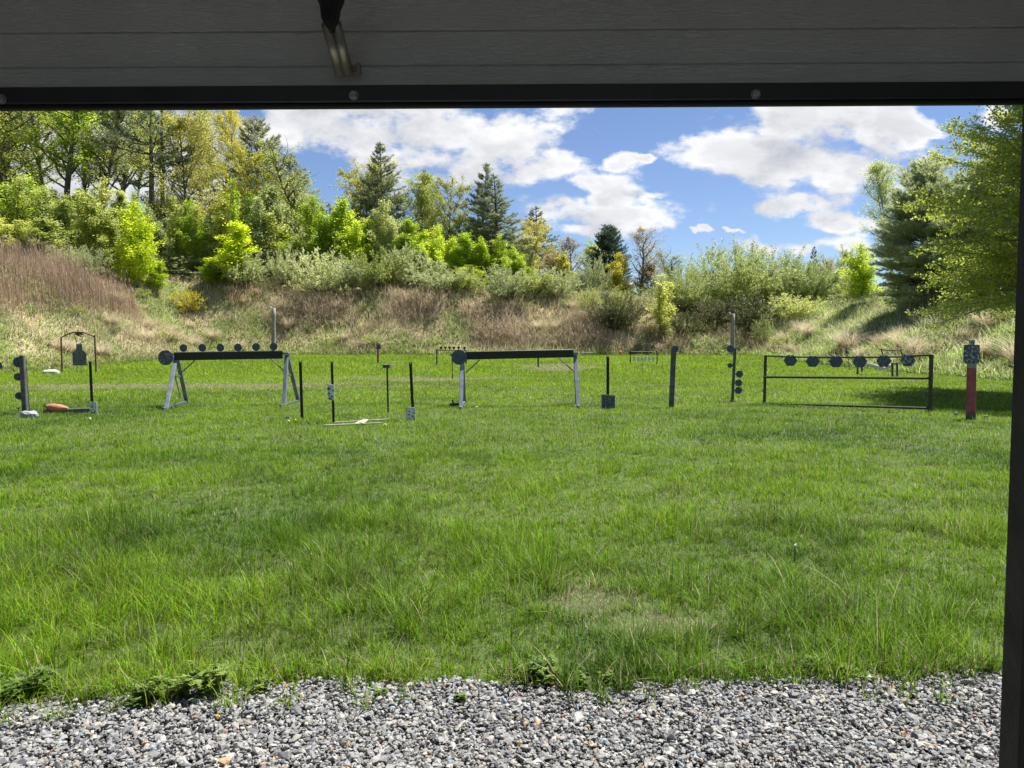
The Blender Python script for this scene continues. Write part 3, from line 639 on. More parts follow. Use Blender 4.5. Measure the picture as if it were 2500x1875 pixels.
M_PINEG = leafmat("grey_pine_needle", [(0, (0.195, 0.225, 0.135)), (.5, (0.285, 0.315, 0.180)), (1, (0.405, 0.435, 0.255))], 0.45)
M_PINEY = leafmat("young_pine_needle", [(0, (.30, .35, .16)), (.5, (.43, .49, .24)), (1, (.55, .60, .34))], .50)
M_SPRUCE = leafmat("spruce_needle", [(0, (0.053, 0.090, 0.057)), (.5, (0.083, 0.135, 0.078)), (1, (0.135, 0.210, 0.105))], 0.35)
M_PALE = leafmat("pale_birch_leaf", [(0, (.38, .46, .16)), (.5, (.50, .58, .22)), (1, (.62, .68, .32))], .55)
M_BEECH = leafmat("beech_leaf", [(0, (0.273, 0.347, 0.042)), (.5, (0.420, 0.493, 0.068)), (1, (0.567, 0.619, 0.137))], 0.52, obj_var=0)

GEN = {
 'tall1': gen_decid(1, 18, .26, .18, 38, 9, 21000, .095, (40, 70), 'oval', .1), 'tall2': gen_decid(2, 18, .23, .24, 34, 9, 17000, .095, (45, 74), 'oval', .15),
 'tall3': gen_decid(3, 18, .28, .30, 34, 10, 23000, .095, (35, 65), 'dome', .05), 'gold': gen_decid(4, 14, .40, .15, 40, 10, 34000, .095, (20, 60), 'oval', .05, .5),
 'oak': gen_decid(5, 12, .42, .22, 26, 9, 16000, .10, (25, 60), 'dome', .12), 'thin': gen_decid(6, 13, .24, .25, 30, 8, 4200, .07, (55, 78), 'vase', .3, .35),
 'bare': gen_decid(7, 9, .22, .12, 34, 8, 3000, .06, (50, 74), 'oval', .2), 'round': gen_decid(8, 9, .42, .08, 38, 10, 24000, .09, (20, 70), 'dome', 0),
 'sap1': gen_sapling(11, 5, .22, 11000, .052), 'sap2': gen_sapling(12, 5, .28, 13000, .052, 3), 'sap3': gen_sapling(13, 5, .18, 9000, .05, 1), 'sap4': gen_sapling(14, 5, .33, 15000, .052, 4), 'sap5': gen_sapling(15, 5, .24, 6000, .055, 2),
 'shr1': gen_shrub(21, 3.2, 1.5, 60, 14000, .065), 'shr2': gen_shrub(22, 3.2, 1.9, 70, 17000, .065, .9), 'shr3': gen_shrub(23, 6.5, 1.4, 110, 42000, .08, .6, 2.6), 'shr4': gen_shrub(24, 2.4, 1.3, 40, 12000, .055, .8, 1.6),
 'pin1': gen_pine(31, 16, .23, .14, .5, 'cone', .32, .045, 7, .15, 1.4, 7), 'pin2': gen_pine(32, 15, .21, .14, .5, 'cone', .32, .045, 7, .2, 1.4, 7), 'pin3': gen_pine(33, 18, .22, .40, 1.0, 'flag', .34, .045, 6, .35, 1.2, 5, .3, True),
 'spr': gen_pine(34, 9, .32, .02, .28, 'full', .24, .035, 7, .05, 1.6, 10), 'ypin': gen_pine(35, 4, .34, .02, .22, 'full', .18, .02, 7, .05, 1.6, 9),
 'pin4': gen_pine(36, 15, .26, .10, .5, 'full', .32, .045, 7, .12, 1.4, 7),
}
def native_w(lm):
    a = np.empty(len(lm.vertices) * 3, np.float32); lm.vertices.foreach_get('co', a); x = a.reshape(-1, 3)[:, 0]
    return float(np.percentile(x, 98) - np.percentile(x, 2))
NW = {k: native_w(v[1]) for k, v in GEN.items()}
_rot = np.random.default_rng(99)
def plant(kind, px, Y, top, wpx, m, name, label, cat, group=None, rot=None, dz=0.0, bark=None):
    if Y != 62.5 and (kind == 'ypin' or name == 'sapling' or name == 'silvery_shrub'):
        while outdist(at(px, HY, Y)[0], Y) < (7.2 if name == 'silvery_shrub' else 9.8): Y += .5
        if Y > 64 and name != 'silvery_shrub': Y += 1.5
    p = at(px, HY, Y); x = p[0]; z0 = hz1(x, Y) + dz; zt = at(px, top, Y)[2]; H = max(.3, zt - z0)
    if kind.startswith('pin') and kind == 'pin3': rot = 0.2
    wm, lm, _ = GEN[kind]; e = bpy.data.objects.new(name, None); C.objects.link(e); e.location = (x, Y, z0)
    if cat in ('tree', 'pine tree'): wpx *= 1.2
    s = wpx / F * Y / NW[kind] if wpx else H
    e.scale = (s, s, H); e.rotation_euler = (0, 0, _rot.uniform(0, 6.28) if rot is None else rot); tagit(e, label, cat, group)
    t = link('trunk' if not kind.startswith('shr') else 'stems', wm, e); c = link('crown' if not kind.startswith('shr') else 'foliage', lm, e)
    c.material_slots[0].link = 'OBJECT'; c.material_slots[0].material = m
    if bark: t.material_slots[0].link = 'OBJECT'; t.material_slots[0].material = bark
    return e
T = 'deciduous_tree'
plant('tall1', 35, 78, 150, 190, M_SPRING, T, 'tall spring green tree behind the reeds at the far end of the wood', 'tree')
plant('tall3', 118, 82, 120, 180, M_SPRING, T, 'second tall green tree from the far end of the wood, dense rounded crown', 'tree')
plant('tall2', 168, 77, 170, 150, M_LIME, T, 'tall lime green tree with a low dense crown left of two slender trunks', 'tree')
plant('tall1', 215, 86, 140, 130, M_SPRING, T, 'slender dark trunked tree with white sky showing through its thin crown', 'tree')
plant('tall2', 256, 79, 160, 120, M_MID, T, 'straight dark trunked tree with thin foliage between paler trees', 'tree')
plant('tall2', 300, 88, 190, 130, M_SPRING, T, 'tall thin tree just left of the twin trunked pine', 'tree')
plant('tall3', 335, 92, 240, 110, M_LIME, T, 'lime green tree behind the twin trunked pine', 'tree')
plant('thin', 70, 90, 200, 150, M_MID, T, 'sparse tree with bare twigs deep in the wood behind the rounded crown', 'tree')
plant('thin', 140, 92, 210, 130, M_MID, T, 'sparse slender tree deep in the wood behind the lime green crown', 'tree')
plant('tall1', -50, 80, 150, 200, M_SPRING, T, 'tall green tree at the very edge of the wood', 'tree')
plant('pin3', 379, 74, 150, 170, M_PINE, 'pine_tree', 'tall white pine with two bare trunks and level dark branches', 'pine tree')
plant('gold', 466, 75, 262, 170, M_GOLD, T, 'big golden brown tree beside the twin trunked pine', 'tree')
plant('tall3', 540, 84, 250, 110, M_YELLOW, T, 'tall yellow green tree behind the golden brown tree', 'tree')
plant('pin2', 498, 96, 225, 90, M_PINE, 'pine_tree', 'dark pine tip rising behind the golden brown tree', 'pine tree')
plant('oak', 607, 76, 345, 105, M_YELLOW, T, 'small bright yellow crown in front of the grey green pine', 'tree')
plant('pin4', 638, 82, 283, 120, M_PINEG, 'pine_tree', 'grey green pine behind the bright yellow crown', 'pine tree')
plant('pin4', 712, 86, 375, 90, M_PINEG, 'pine_tree', 'shorter grey green pine right of the tall grey green one', 'pine tree')
plant('oak', 745, 84, 425, 70, M_MID, T, 'low rounded green tree between the grey pine and the thin pale tree', 'tree')
plant('thin', 778, 78, 362, 95, M_SPRING, T, 'thin pale tree with fanned bare twigs against the big cloud', 'tree')
plant('thin', 838, 82, 385, 85, M_YELLOW, T, 'thin yellowish tree right of the pale fan shaped one', 'tree')
plant('oak', 905, 80, 400, 150, M_GOLD, T, 'spreading tree with dark curved limbs around the tallest middle pine', 'tree')
plant('pin1', 942, 77, 348, 110, M_PINE, 'pine_tree', 'tallest pine in the middle of the treeline, pointed dark crown', 'pine tree')
plant('tall2', 1008, 76, 412, 75, M_SPRING, T, 'upright green tree right of the tallest middle pine', 'tree')
plant('pin2', 1042, 92, 410, 50, M_PINE, 'pine_tree', 'far pine tip showing over the upright green tree', 'pine tree')
plant('tall2', 1052, 80, 455, 60, M_SPRING, T, 'short green tree between the upright green tree and the golden oak', 'tree')
plant('oak', 1094, 78, 428, 115, M_GOLD, T, 'open golden oak with sky between its limbs', 'tree')
plant('pin1', 1175, 79, 396, 88, M_PINE, 'pine_tree', 'left one of the two neighbouring pines at the end of the treeline', 'pine tree')
plant('pin2', 1219, 76, 425, 112, M_PINE, 'pine_tree', 'right one of the two neighbouring pines, broader and lower', 'pine tree')
plant('tall3', 1140, 78, 520, 60, M_SPRING, T, 'low green tree at the foot of the two neighbouring pines', 'tree')
plant('pin2', 1314, 86, 505, 90, M_PINE, 'pine_tree', 'pine behind the small golden brown tree', 'pine tree')
plant('oak', 1295, 78, 530, 100, M_GOLD, T, 'small golden brown tree in front of the last pine', 'tree')
plant('bare', 1378, 88, 578, 55, M_GREYB, 'bare_tree', 'grey leafless tree between the golden brown tree and dark spruce', 'tree', bark=BARKG)
plant('bare', 1400, 92, 585, 70, M_GREYB, 'bare_tree', 'brownish budding tree just left of the yellow green round tree', 'tree', bark=BARKG)
plant('round', 1440, 95, 583, 85, M_SPRING, T, 'yellow green rounded tree behind the dark spruce', 'tree')
plant('round', 1352, 76, 608, 60, M_RUST, 'russet_shrub', 'rusty orange young tree below the small golden brown tree', 'shrub')
plant('spr', 1484, 82, 545, 78, M_SPRUCE, 'spruce_tree', 'dark green spruce standing alone in the gap of the treeline', 'spruce')
plant('shr1', 1452, 74, 622, 75, M_SILVER, 'willow_shrub', 'pale silvery willow in front of the dark spruce', 'shrub')
plant('bare', 1561, 76, 550, 75, M_RUST, 'bare_tree', 'slender almost leafless tree with orange buds right of the spruce', 'tree', bark=BARKG)
plant('sap2', 1522, 74, 616, 50, M_YELLOW, 'sapling', 'yellow leaved sapling between the spruce and the orange budding tree', 'sapling')
plant('round', 1592, 76, 632, 75, M_RUST, 'russet_shrub', 'rusty orange shrub at the foot of the orange budding tree', 'shrub')
plant('thin', 1622, 82, 612, 55, M_SPRING, T, 'small pale green tree behind the rusty orange shrub', 'tree')
plant('thin', 1668, 86, 608, 60, M_MID, T, 'small bluish green tree left of the olive thicket', 'tree')
plant('shr3', 1775, 71, 590, 190, M_OLIVE, 'willow_shrub', 'large olive green bush, tallest of the thicket beside the tall post', 'bush')
plant('shr3', 1885, 72, 604, 190, M_OLIVE, 'willow_shrub', 'large olive bush in the middle of the thicket', 'bush')
plant('shr3', 1968, 70, 632, 150, M_OLIVE, 'willow_shrub', 'rounded olive bush at the end of the thicket facing the big pine', 'bush')
plant('shr3', 1668, 68, 648, 120, M_OLIVE, 'willow_shrub', 'lower olive bush behind the bright green sapling', 'bush')
plant('shr1', 1935, 64.5, 715, 130, M_OLIVE, 'willow_shrub', 'low dark bush under the olive thicket on the bank', 'bush')
plant('shr1', 1820, 64.5, 712, 150, M_DARKB, 'dark_bush', 'dark leaved bush directly behind the tall grey post', 'bush')  # this bush and the next use the dark leaf colour
plant('shr4', 1742, 65, 722, 100, M_DARKB, 'dark_bush', 'dark leaved bush left of the tall grey post at the right side', 'bush')
plant('pin2', 1986, 96, 600, 30, M_SPRUCE, 'pine_tree', 'dark narrow spruce tip beyond the olive thicket', 'pine tree')
plant('round', 2022, 95, 622, 60, M_GREYB, T, 'far dark brownish tree beyond the olive thicket', 'tree')
plant('round', 2070, 92, 598, 60, M_OLIVE, T, 'far brown green tree just left of the pale yellow green tree', 'tree')
plant('shr2', 2040, 74, 655, 120, M_MID, 'green_shrub', 'low green shrubs between the olive thicket and the big pine', 'shrub')
plant('shr1', 2085, 70, 668, 60, M_SPRING, 'green_shrub', 'small pale shrub at the foot of the yellow green tree', 'shrub')
plant('sap2', 2118, 66, 592, 62, M_LIME, 'young_tree', 'small pale yellow green tree just left of the big dark pine', 'tree')
plant('tall2', 2178, 60, 388, 78, M_PALE, 'birch_tree', 'tall pale birch with airy twigs behind the big dark pine', 'tree', bark=BARKG)
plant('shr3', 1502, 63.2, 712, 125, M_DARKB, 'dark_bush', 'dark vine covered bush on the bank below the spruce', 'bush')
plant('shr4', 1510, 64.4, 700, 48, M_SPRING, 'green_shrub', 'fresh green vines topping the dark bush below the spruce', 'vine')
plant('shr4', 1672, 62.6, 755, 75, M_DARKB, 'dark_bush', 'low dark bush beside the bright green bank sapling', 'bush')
plant('sap5', 1616, 62.5, 672, 78, M_SPRING, 'sapling', 'bright green sapling growing on the bank beside the vine covered bush', 'sapling')
plant('shr4', 1862, 61.5, 768, 45, M_MID, 'green_shrub', 'small round green bush at the bank foot right of the tall post', 'bush')
plant('shr4', 1440, 66, 690, 55, M_MID, 'green_shrub', 'small leafy green shrub on the bank crest left of the vine bush', 'shrub')
plant('ypin', 1418, 70, 668, 40, M_PINE, 'young_pine', 'small dark young pine on the crest left of the silvery willow', 'pine tree')
# further rows of young trees climbing the hillside behind
_r = np.random.default_rng(5)
for i in range(150):
    t = (i + _r.random()) / 150; px = -30 + 1330 * t; Y = 66 + _r.uniform(0, 16); line = np.interp(px, [0, 250, 450, 700, 900, 1200, 1300], [430, 440, 475, 480, 500, 560, 600])
    top = line + (82 - Y) * 7.5 * _r.uniform(.6, 1.3) + _r.normal(0, 14); c = _r.choice(4, p=[.60, .22, .06, .12] if px > 740 else [.36, .36, .10, .18])
    plant(['sap1', 'sap2', 'sap3', 'sap4', 'sap5'][i % 5], px, Y, top, 42 * _r.uniform(.8, 1.4), [M_LIME, M_SPRING, M_MID, M_PALE][c], 'sapling',
          ['lime green', 'spring green', 'dull green', 'pale green'][c] + ' young tree packed among its like on the hillside thicket', 'sapling', ['lime green', 'spring green', 'dull green', 'pale green'][c] + ' young trees of the hillside thicket')
# silvery shrubs along the crest
for px, Y, top, w, lab in [(790, 70, 602, 130, 'silvery shrub left of its neighbours above the dead reeds'), (862, 72, 636, 110, 'silvery green shrub behind the brown reeds in the middle of the bank'),
        (930, 72, 604, 110, 'yellowish green shrub in the silvery row under the tallest middle pine'), (1000, 73.5, 598, 100, 'silvery shrub under the upright green tree'), (1080, 72, 650, 110, 'rounded silvery shrub under the golden oak'),
        (1132, 72, 652, 70, 'small green shrub at the end of the silvery middle row'), (1235, 71, 644, 105, 'pale silvery shrub below the two neighbouring pines'), (1300, 73, 654, 100, 'fresh green shrub below the small golden brown tree'),
        (1362, 73, 650, 90, 'greyish green shrub below the rusty young tree')]:
    plant('shr1' if px % 4 else 'shr2', px, Y - 3.6, top, w * 1.2, M_SPRING if px in (930, 1132, 1300) else M_SILVER, 'silvery_shrub', lab, 'shrub')
# young pines in the thicket behind the reeds
for px, Y, top, w, lab in [(452, 61, 618, 80, 'grey green young pine behind the reeds left of the yellow bush'), (505, 62, 632, 80, 'grey green young pine just behind the yellow low bush'), (335, 60, 610, 65, 'young pine deep behind the bright lime sapling'),
        (640, 67, 590, 80, 'dull green young pine between the lime saplings and the silvery shrubs'), (690, 66, 610, 70, 'dull green young pine beside the leftmost silvery shrub'), (545, 72, 520, 90, 'grey young pine rising above the lime thicket')]:
    plant('ypin', px, Y, top, w * 1.15, M_PINEY, 'young_pine', lab, 'pine tree')
for px, Y, top, w, lab in [(150, 56, 600, 80, 'pale silvery shrub emerging from the brown reeds'), (215, 58, 596, 75, 'pale silvery shrub behind the reeds left of the bright sapling'), (600, 68, 610, 90, 'pale green shrub in the thicket under the grey green pine'), (700, 69, 600, 70, 'pale shrub behind the leftmost silvery shrub')]:
    plant('shr1', px, Y, top, w * 1.2, M_SPRING if px in (930, 1132, 1300) else M_SILVER, 'silvery_shrub', lab, 'shrub')
# saplings, left to right: px, depth, top, width, colour, label
SAP = [(-20, 61, 440, 120, 0, 'dense lime sapling at the far end of the reed bank'), (40, 60, 432, 110, 0, 'tall dense lime sapling above the far end of the reeds'), (95, 62, 425, 105, 0, 'tall dense lime sapling with a rounded top above the reeds'),
 (140, 60, 455, 100, 1, 'green sapling beside the two tall dense lime ones'), (185, 61, 478, 80, 1, 'narrow green sapling below the slender dark trunks'), (232, 64, 432, 80, 0, 'bright sapling top between the dark trunks and the pine'),
 (262, 60, 470, 95, 1, 'dull green sapling left of the brightest lime one'), (316, 62, 490, 85, 5, 'brightest lime sapling standing in front of the thicket, leaning branches at its foot'), (380, 64, 625, 55, 5, 'low lime sapling with open leafy branches over the reeds'),
 (392, 63, 500, 60, 2, 'pale green sapling under the twin trunked pine'), (352, 66, 470, 60, 1, 'green sapling just left of the twin pine trunks'), (448, 62, 480, 75, 0, 'lime sapling under the golden brown tree'), (490, 64, 488, 70, 0, 'lime sapling right under the golden crown'),
 (520, 60, 560, 50, 2, 'pale narrow sapling left of the bright conical one'), (582, 68.2, 545, 80, 5, 'bright yellow green conical sapling near the reeds'), (524, 68, 620, 55, 5, 'small bright lime sapling at the edge of the reeds'), (585, 68, 440, 80, 0, 'tall lime sapling under the bright yellow crown'),
 (556, 67, 480, 70, 1, 'green sapling in the thicket below the golden brown tree'), (668, 66, 490, 75, 1, 'green sapling behind the pale grass below the grey pines'), (640, 70, 445, 75, 2, 'pale olive sapling in front of the grey green pine'), (686, 71, 452, 70, 2, 'pale olive sapling in front of the shorter grey pine'),
 (722, 73, 470, 60, 2, 'pale sapling between the grey pine and the lime group'), (762, 71, 478, 70, 0, 'bright lime sapling below the thin pale tree'), (800, 73, 505, 60, 0, 'small lime sapling below the pale fan shaped tree'), (826, 71, 480, 65, 0, 'bright lime sapling below the thin yellowish tree'),
 (862, 70, 510, 70, 0, 'broad lime sapling above the silvery shrubs'), (893, 71, 530, 60, 4, 'bright lime sapling left of the tallest middle pine'), (848, 74, 492, 55, 0, 'lime sapling top behind the broad one'), (942, 72, 490, 70, 2, 'pale olive sapling right in front of the tallest middle pine'),
 (985, 71, 535, 60, 0, 'lime sapling under the upright green tree'), (1018, 72, 545, 60, 0, 'second lime sapling under the upright green tree'), (1045, 71, 560, 55, 4, 'bright lime sapling left of the golden oak'), (1084, 72, 550, 60, 0, 'lime sapling directly below the golden oak'),
 (1120, 71, 575, 55, 0, 'lime sapling right below the golden oak'), (1150, 71, 568, 55, 0, 'lime sapling left of the two neighbouring pines'), (1180, 71, 580, 50, 4, 'bright lime sapling below the left neighbouring pine'), (1208, 71, 572, 55, 0, 'lime sapling between the two neighbouring pines'),
 (1238, 72, 588, 50, 0, 'lime sapling below the right neighbouring pine'), (1268, 72, 600, 45, 0, 'lime sapling below the small golden tree'), (1292, 73, 612, 40, 1, 'last small sapling at the low end of the lime row'),
 (60, 57, 540, 90, 1, 'dull green young sapling rising from the reeds at the far end'), (10, 56, 530, 80, 1, 'dark green young sapling rising from the reeds beside the edge'), (110, 57, 535, 80, 1, 'dull green sapling behind the reeds below the rounded lime top'), (1385, 73, 620, 45, 3, 'small yellow sapling beside the rusty young tree')]
MS = [M_LIME, M_SPRING, M_MID, M_YELLOW, M_BRIGHT, M_BRIGHT]
for i, (px, Y, top, w, c, lab) in enumerate(SAP):
    plant(['sap1', 'sap2', 'sap3', 'sap5', 'sap1'][(i * 3 + c) % 5], px, Y, top, w * .92, (M_SPRING if c == 0 and px < 640 and i % 2 else MS[c]), 'sapling' if c < 5 else 'bright_sapling', lab, 'sapling', 'saplings in the thicket behind the bank')
plant('shr4', 462, 64, 700, 60, M_YELLOW, 'yellow_shrub', 'low yellow flowering bush at the end of the reeds', 'shrub')
# big young pine and beech on the right bank
def big_pine(name, px, Y, top, H, spread, seed, label, m, base=.02, fs=1.0):
    x = at(px, HY, Y)[0]; z0 = hz1(x, Y); zt = at(px, top, Y)[2]; Hh = zt - z0
    wm, lm, _ = gen_pine(seed, Hh, spread, base, .25, 'full', .26 * fs, .019 * fs, 10, .04, 1.9, 12, .25)
    e = bpy.data.objects.new(name, None); C.objects.link(e); e.location = (x, Y, z0 - .1); e.scale = (Hh, Hh, Hh); tagit(e, label, 'pine tree')
    link('trunk', wm, e); c = link('crown', lm, e); c.material_slots[0].link = 'OBJECT'; c.material_slots[0].material = m
big_pine('pine_tree', 2252, 49, 372, 9, .36, 51, 'big soft needled dark pine reaching to the ground on the bank', M_SOFTP)
big_pine('pine_tree', 2430, 45, 330, 9, .36, 52, 'dark pine hidden behind the leafy tree beside the door post', M_SOFTP, fs=1.2)
def beech():
    rng = np.random.default_rng(61); w = Wood(); P = []; rn = []; x0, y0 = 15.2, 21.5; z0 = hz1(x0, y0); H = 13.5
    tr = curve_br((0, 0, -.3), (0, 0, 1), H, rng, 12, .03, .04); w.add(tr, .20, .02, 9)
    nb = 420
    for i in range(nb):
        t = .20 + .78 * (i + rng.random()) / nb; p = pick_along(tr, np.array([t]))[0]; az = rng.uniform(R(95), R(330)) if rng.random() < .8 else rng.uniform(0, 6.28)
        L = (4.05 * (1 - .5 * t) * (.74 + .26 * min(1, t / .45)) + .4) * rng.uniform(.45, 1.2); e = R(4 + 50 * t + rng.normal(0, 14)); sag = -.035 * (1 - t)
        br = curve_br(p, (math.cos(az) * math.cos(e), math.sin(az) * math.cos(e), math.sin(e)), L, rng, 8, .07, sag); w.add(br, .04 * (1.1 - t), .006, 5)
        bd = nrm(br[-1] - br[0]); side = nrm(np.cross(bd, [0, 0, 1])); tone = rng.uniform(.25, .75)
        ns = int(L * 4) + 3
        for j in range(ns):
            s = .15 + .85 * (j + rng.random()) / ns; q = pick_along(br, np.array([s]))[0]; sg = 1 if j % 2 else -1
            sb = curve_br(q, bd * .8 + side * sg * .9 + np.array([0, 0, rng.normal(-.05, .12)]), (L * .24 * (1.15 - s) + .35) * rng.uniform(.7, 1.2), rng, 4, .12, -.01); w.add(sb, .008, .003, 3)
            c = int(26 + 14 * rng.random()); P.append(pick_along(sb, rng.uniform(.1, 1, c)) + rng.normal(0, 1, (c, 3)) * np.array([.08, .08, .06])); rn.append(np.clip(rng.normal(tone, .22, c), 0, 1))
    P = np.vstack(P); rn = np.concatenate(rn); print("beech leaves", len(P)); V, Fq = leaf_quads(P, .058, rng, .9, 1.5)
    e = bpy.data.objects.new('beech_tree', None); C.objects.link(e); e.location = (x0, y0, z0); tagit(e, 'leafy yellow green tree with layered branches beside the door post', 'tree')
    wv, wf = w.geo(); link('trunk', mkmesh('beech_wood', wv, wf, BARKG, None, True), e); link('crown', mkmesh('beech_leaves', V, Fq, M_BEECH, {'rnd': np.repeat(rn, 4)}), e)
beech()

# leafy weeds where gravel meets lawn
def weed_mesh(seed, n=16, h=.16, sprd=.16):
    rng = np.random.default_rng(seed); Vs, Fs, rn = [], [], []; o = 0
    for s in range(n):
        az = rng.uniform(0, 6.28); r = rng.uniform(.1, 1); st = curve_br((0, 0, 0), (math.cos(az) * r * .9, math.sin(az) * r * .9, 1), h * rng.uniform(.7, 1.3) * (1 + .4 * r), rng, 5, .15, 0)
        V, Fc = tube(st, np.linspace(.0022, .001, 5), 4, False); Fc = np.vstack([np.vstack([f[:, [0, 1, 2]], f[:, [0, 2, 3]]]) for f in Fc]); Vs.append(V); Fs.append(Fc + o); o += len(V); rn.append(np.full(len(V), .2))
        for k in range(9):
            q = pick_along(st, np.array([rng.uniform(.3, 1)]))[0]; a2 = rng.uniform(0, 6.28); tone = rng.uniform(.1, .9); L = sprd * rng.uniform(.22, .42); tl = rng.uniform(-.2, .5)
            for lobe in (-.85, -.4, 0, .4, .85):
                a3 = a2 + lobe; Ll = L * (1 - .4 * abs(lobe)); d = nrm((math.cos(a3), math.sin(a3), tl + rng.normal(0, .12))); sd = nrm(np.cross(d, [0, 0, 1])) * Ll * .17
                V = np.array([q, q + d * Ll * .55 - sd, q + d * Ll, q + d * Ll * .55 + sd]); Vs.append(V); Fs.append(np.array([[0, 1, 2], [0, 2, 3]]) + o); o += 4; rn.append(np.full(4, tone))
    return mkmesh("weed_mesh", np.vstack(Vs), np.vstack(Fs), None, {'rnd': np.concatenate(rn)})
M_WEED = leafmat("weed_leaf", [(0, (.10, .18, .03)), (.5, (.16, .25, .045)), (1, (.27, .35, .09))], .4, obj_var=.15)
WM = [weed_mesh(1, 22), weed_mesh(2, 14, .11, .15), weed_mesh(3, 26, .05, .07)]
for m_ in WM: m_.materials.append(M_WEED)
for px, py, k, s, lab in [(505, 1705, 0, 1.25, 'largest leafy green weed at the gravel edge'), (440, 1712, 1, 1.1, 'leafy weed left of the largest one on the gravel edge'), (372, 1722, 1, 1.2, 'leafy weed spreading over the gravel left of the two bigger ones'),
        (345, 1732, 1, .8, 'small weed on the gravel farthest from the lawn'), (85, 1705, 1, 1.3, 'bushy green weed near the corner of the gravel'), (25, 1722, 0, .9, 'leafy weed in the very corner of the gravel strip'),
        (640, 1700, 1, .8, 'small pale weed beside a dry tuft at the gravel edge'), (1312, 1668, 0, 1.0, 'broad leaved dark weed in the middle of the gravel edge'), (1345, 1680, 1, .9, 'leafy weed just right of the broad dark one'),
        (1420, 1690, 2, 1.6, 'low mossy green mat on the middle of the gravel edge'), (1125, 1722, 2, 1.0, 'tiny green sprig growing in the gravel'), (1480, 1676, 2, 1.3, 'low mossy mat beside the first one'),
        (2060, 1660, 2, 1.5, 'feathery low weed under the long bent grass blades'), (1985, 1652, 1, .9, 'feathery weed beside the low mat at the lawn edge'), (930, 1710, 1, .5, 'tiny leafy sprig at the foot of the tall tufts')]:
    p = hit(px, py, 6); o = link('weed', WM[k]); o.location = (p[0], p[1], p[2] + .008); s *= .55; o.scale = (s, s, s); o.rotation_euler = (0, 0, _rot.uniform(0, 6.28)); tagit(o, lab, 'weed', 'weeds along the gravel edge')

# tussocks of dead grass and low scrub breaking up the earth banks
def tussock_mesh(seed, n=260, h=1.25):
    r = np.random.default_rng(seed); az = r.uniform(0, 6.283, n); rad = np.abs(r.normal(0, .16, n)); P = np.stack([np.cos(az) * rad, np.sin(az) * rad, rad * 0 - .05], 1)
    V, Fc, c = blades(P, h * r.uniform(.5, 1.15, n), .020 * r.uniform(.6, 1.4, n), az + r.normal(0, .6, n), np.abs(r.normal(.95, .45, n)).clip(.1, 2), 5, np.array([.70, .61, .44]) * r.uniform(.5, 1.2, (n, 1)))
    return mkmesh("tussock", V, Fc, STRAWM, {'col': c})
STRAWM = blademan("tussock_straw", .3, .7, .2); TM = [tussock_mesh(k, n_, h_) for k, n_, h_ in ((1, 260, 1.2), (2, 200, .9), (3, 340, 1.5))]
_t = np.random.default_rng(17); cnt = 0
while cnt < 70:
    x, y = _t.uniform(-34, 24), _t.uniform(26, 69); d = float(outdist(np.array([x]), np.array([y]))[0])
    if not (1.0 < d < 8 and abs(x) < .66 * y) or fbm(np.array([x / 5]), np.array([y / 5]), 33)[0] < .47: continue
    o = link('grass_tussock', TM[cnt % 3]); o.location = (x, y, hz1(x, y)); s_ = _t.uniform(.6, 1.25); o.scale = (s_, s_, s_ * _t.uniform(.7, 1.1)); o.rotation_euler = (0, 0, _t.uniform(0, 6.28))
    tagit(o, 'pale tussock of dead arching grass on the earth bank', 'grass tussock', 'dead grass tussocks on the earth banks'); cnt += 1
cnt = 0
while cnt < 26:
    x, y = _t.uniform(-34, 26), _t.uniform(28, 68.5); d = float(outdist(np.array([x]), np.array([y]))[0])
    if not (1.5 < d < 8.5 and abs(x) < .66 * y): continue
    wm, lm, _ = GEN['shr4']; e = bpy.data.objects.new('scrub_bush', None); C.objects.link(e); e.location = (x, y, hz1(x, y) - .1); h_ = _t.uniform(.5, 1.2); e.scale = (h_ * 1.2, h_ * 1.2, h_); e.rotation_euler = (0, 0, _t.uniform(0, 6.28))
    tagit(e, 'low green scrub bush among the dead straw of the earth bank', 'bush', 'low scrub on the earth banks'); link('stems', wm, e); c_ = link('foliage', lm, e); c_.material_slots[0].link = 'OBJECT'; c_.material_slots[0].material = [M_MID, M_SPRING, M_OLIVE][cnt % 3]; cnt += 1
# ------------------------------------------------------------------ steel targets and posts
BLUE = paint("blue_grey_steel", (.034, .050, .072), (.062, .084, .112), 14, .55, speck=(.20, .24, .26), sc_speck=26, thr=.66)
SPK = paint("splattered_steel", (.030, .045, .065), (.06, .08, .10), 14, .55, speck=(.36, .39, .38), sc_speck=24, thr=.565)
SPK2 = paint("chipped_plate", (.035, .05, .07), (.055, .075, .095), 12, .55, speck=(.27, .30, .31), sc_speck=30, thr=.60)
WHITEP = paint("splattered_white_plate", (.62, .64, .64), (.50, .52, .53), 8, .6, speck=(.09, .10, .12), sc_speck=22, thr=.56)
GALV = paint("galvanised_steel", (.16, .19, .22), (.25, .28, .31), 7, .45, .5, bump=.1)
GALVD = paint("dull_galvanised_steel", (.09, .11, .12), (.14, .16, .17), 7, .5, .4, bump=.1)
BLACK = paint("black_steel", (.006, .006, .006), (.014, .012, .010), 12, .5, .2)
BEAMM = paint("dark_beam_steel", (.004, .006, .004), (.012, .013, .010), 18, .45, .2)
DARKP = paint("dark_weathered_pipe", (.018, .018, .013), (.055, .052, .040), 16, .5, .2)
RUST = paint("rusty_steel", (.045, .018, .010), (.10, .045, .024), 14, .85)
WOODG = paint("weathered_wood", (.20, .18, .15), (.34, .31, .26), 9, .9, bump=.5)
WOODD = paint("dark_wood", (.055, .058, .060), (.13, .13, .125), 9, .9, bump=.5)
REDP = paint("dark_red_wood", (.22, .04, .055), (.32, .08, .095), 9, .75, bump=.4)
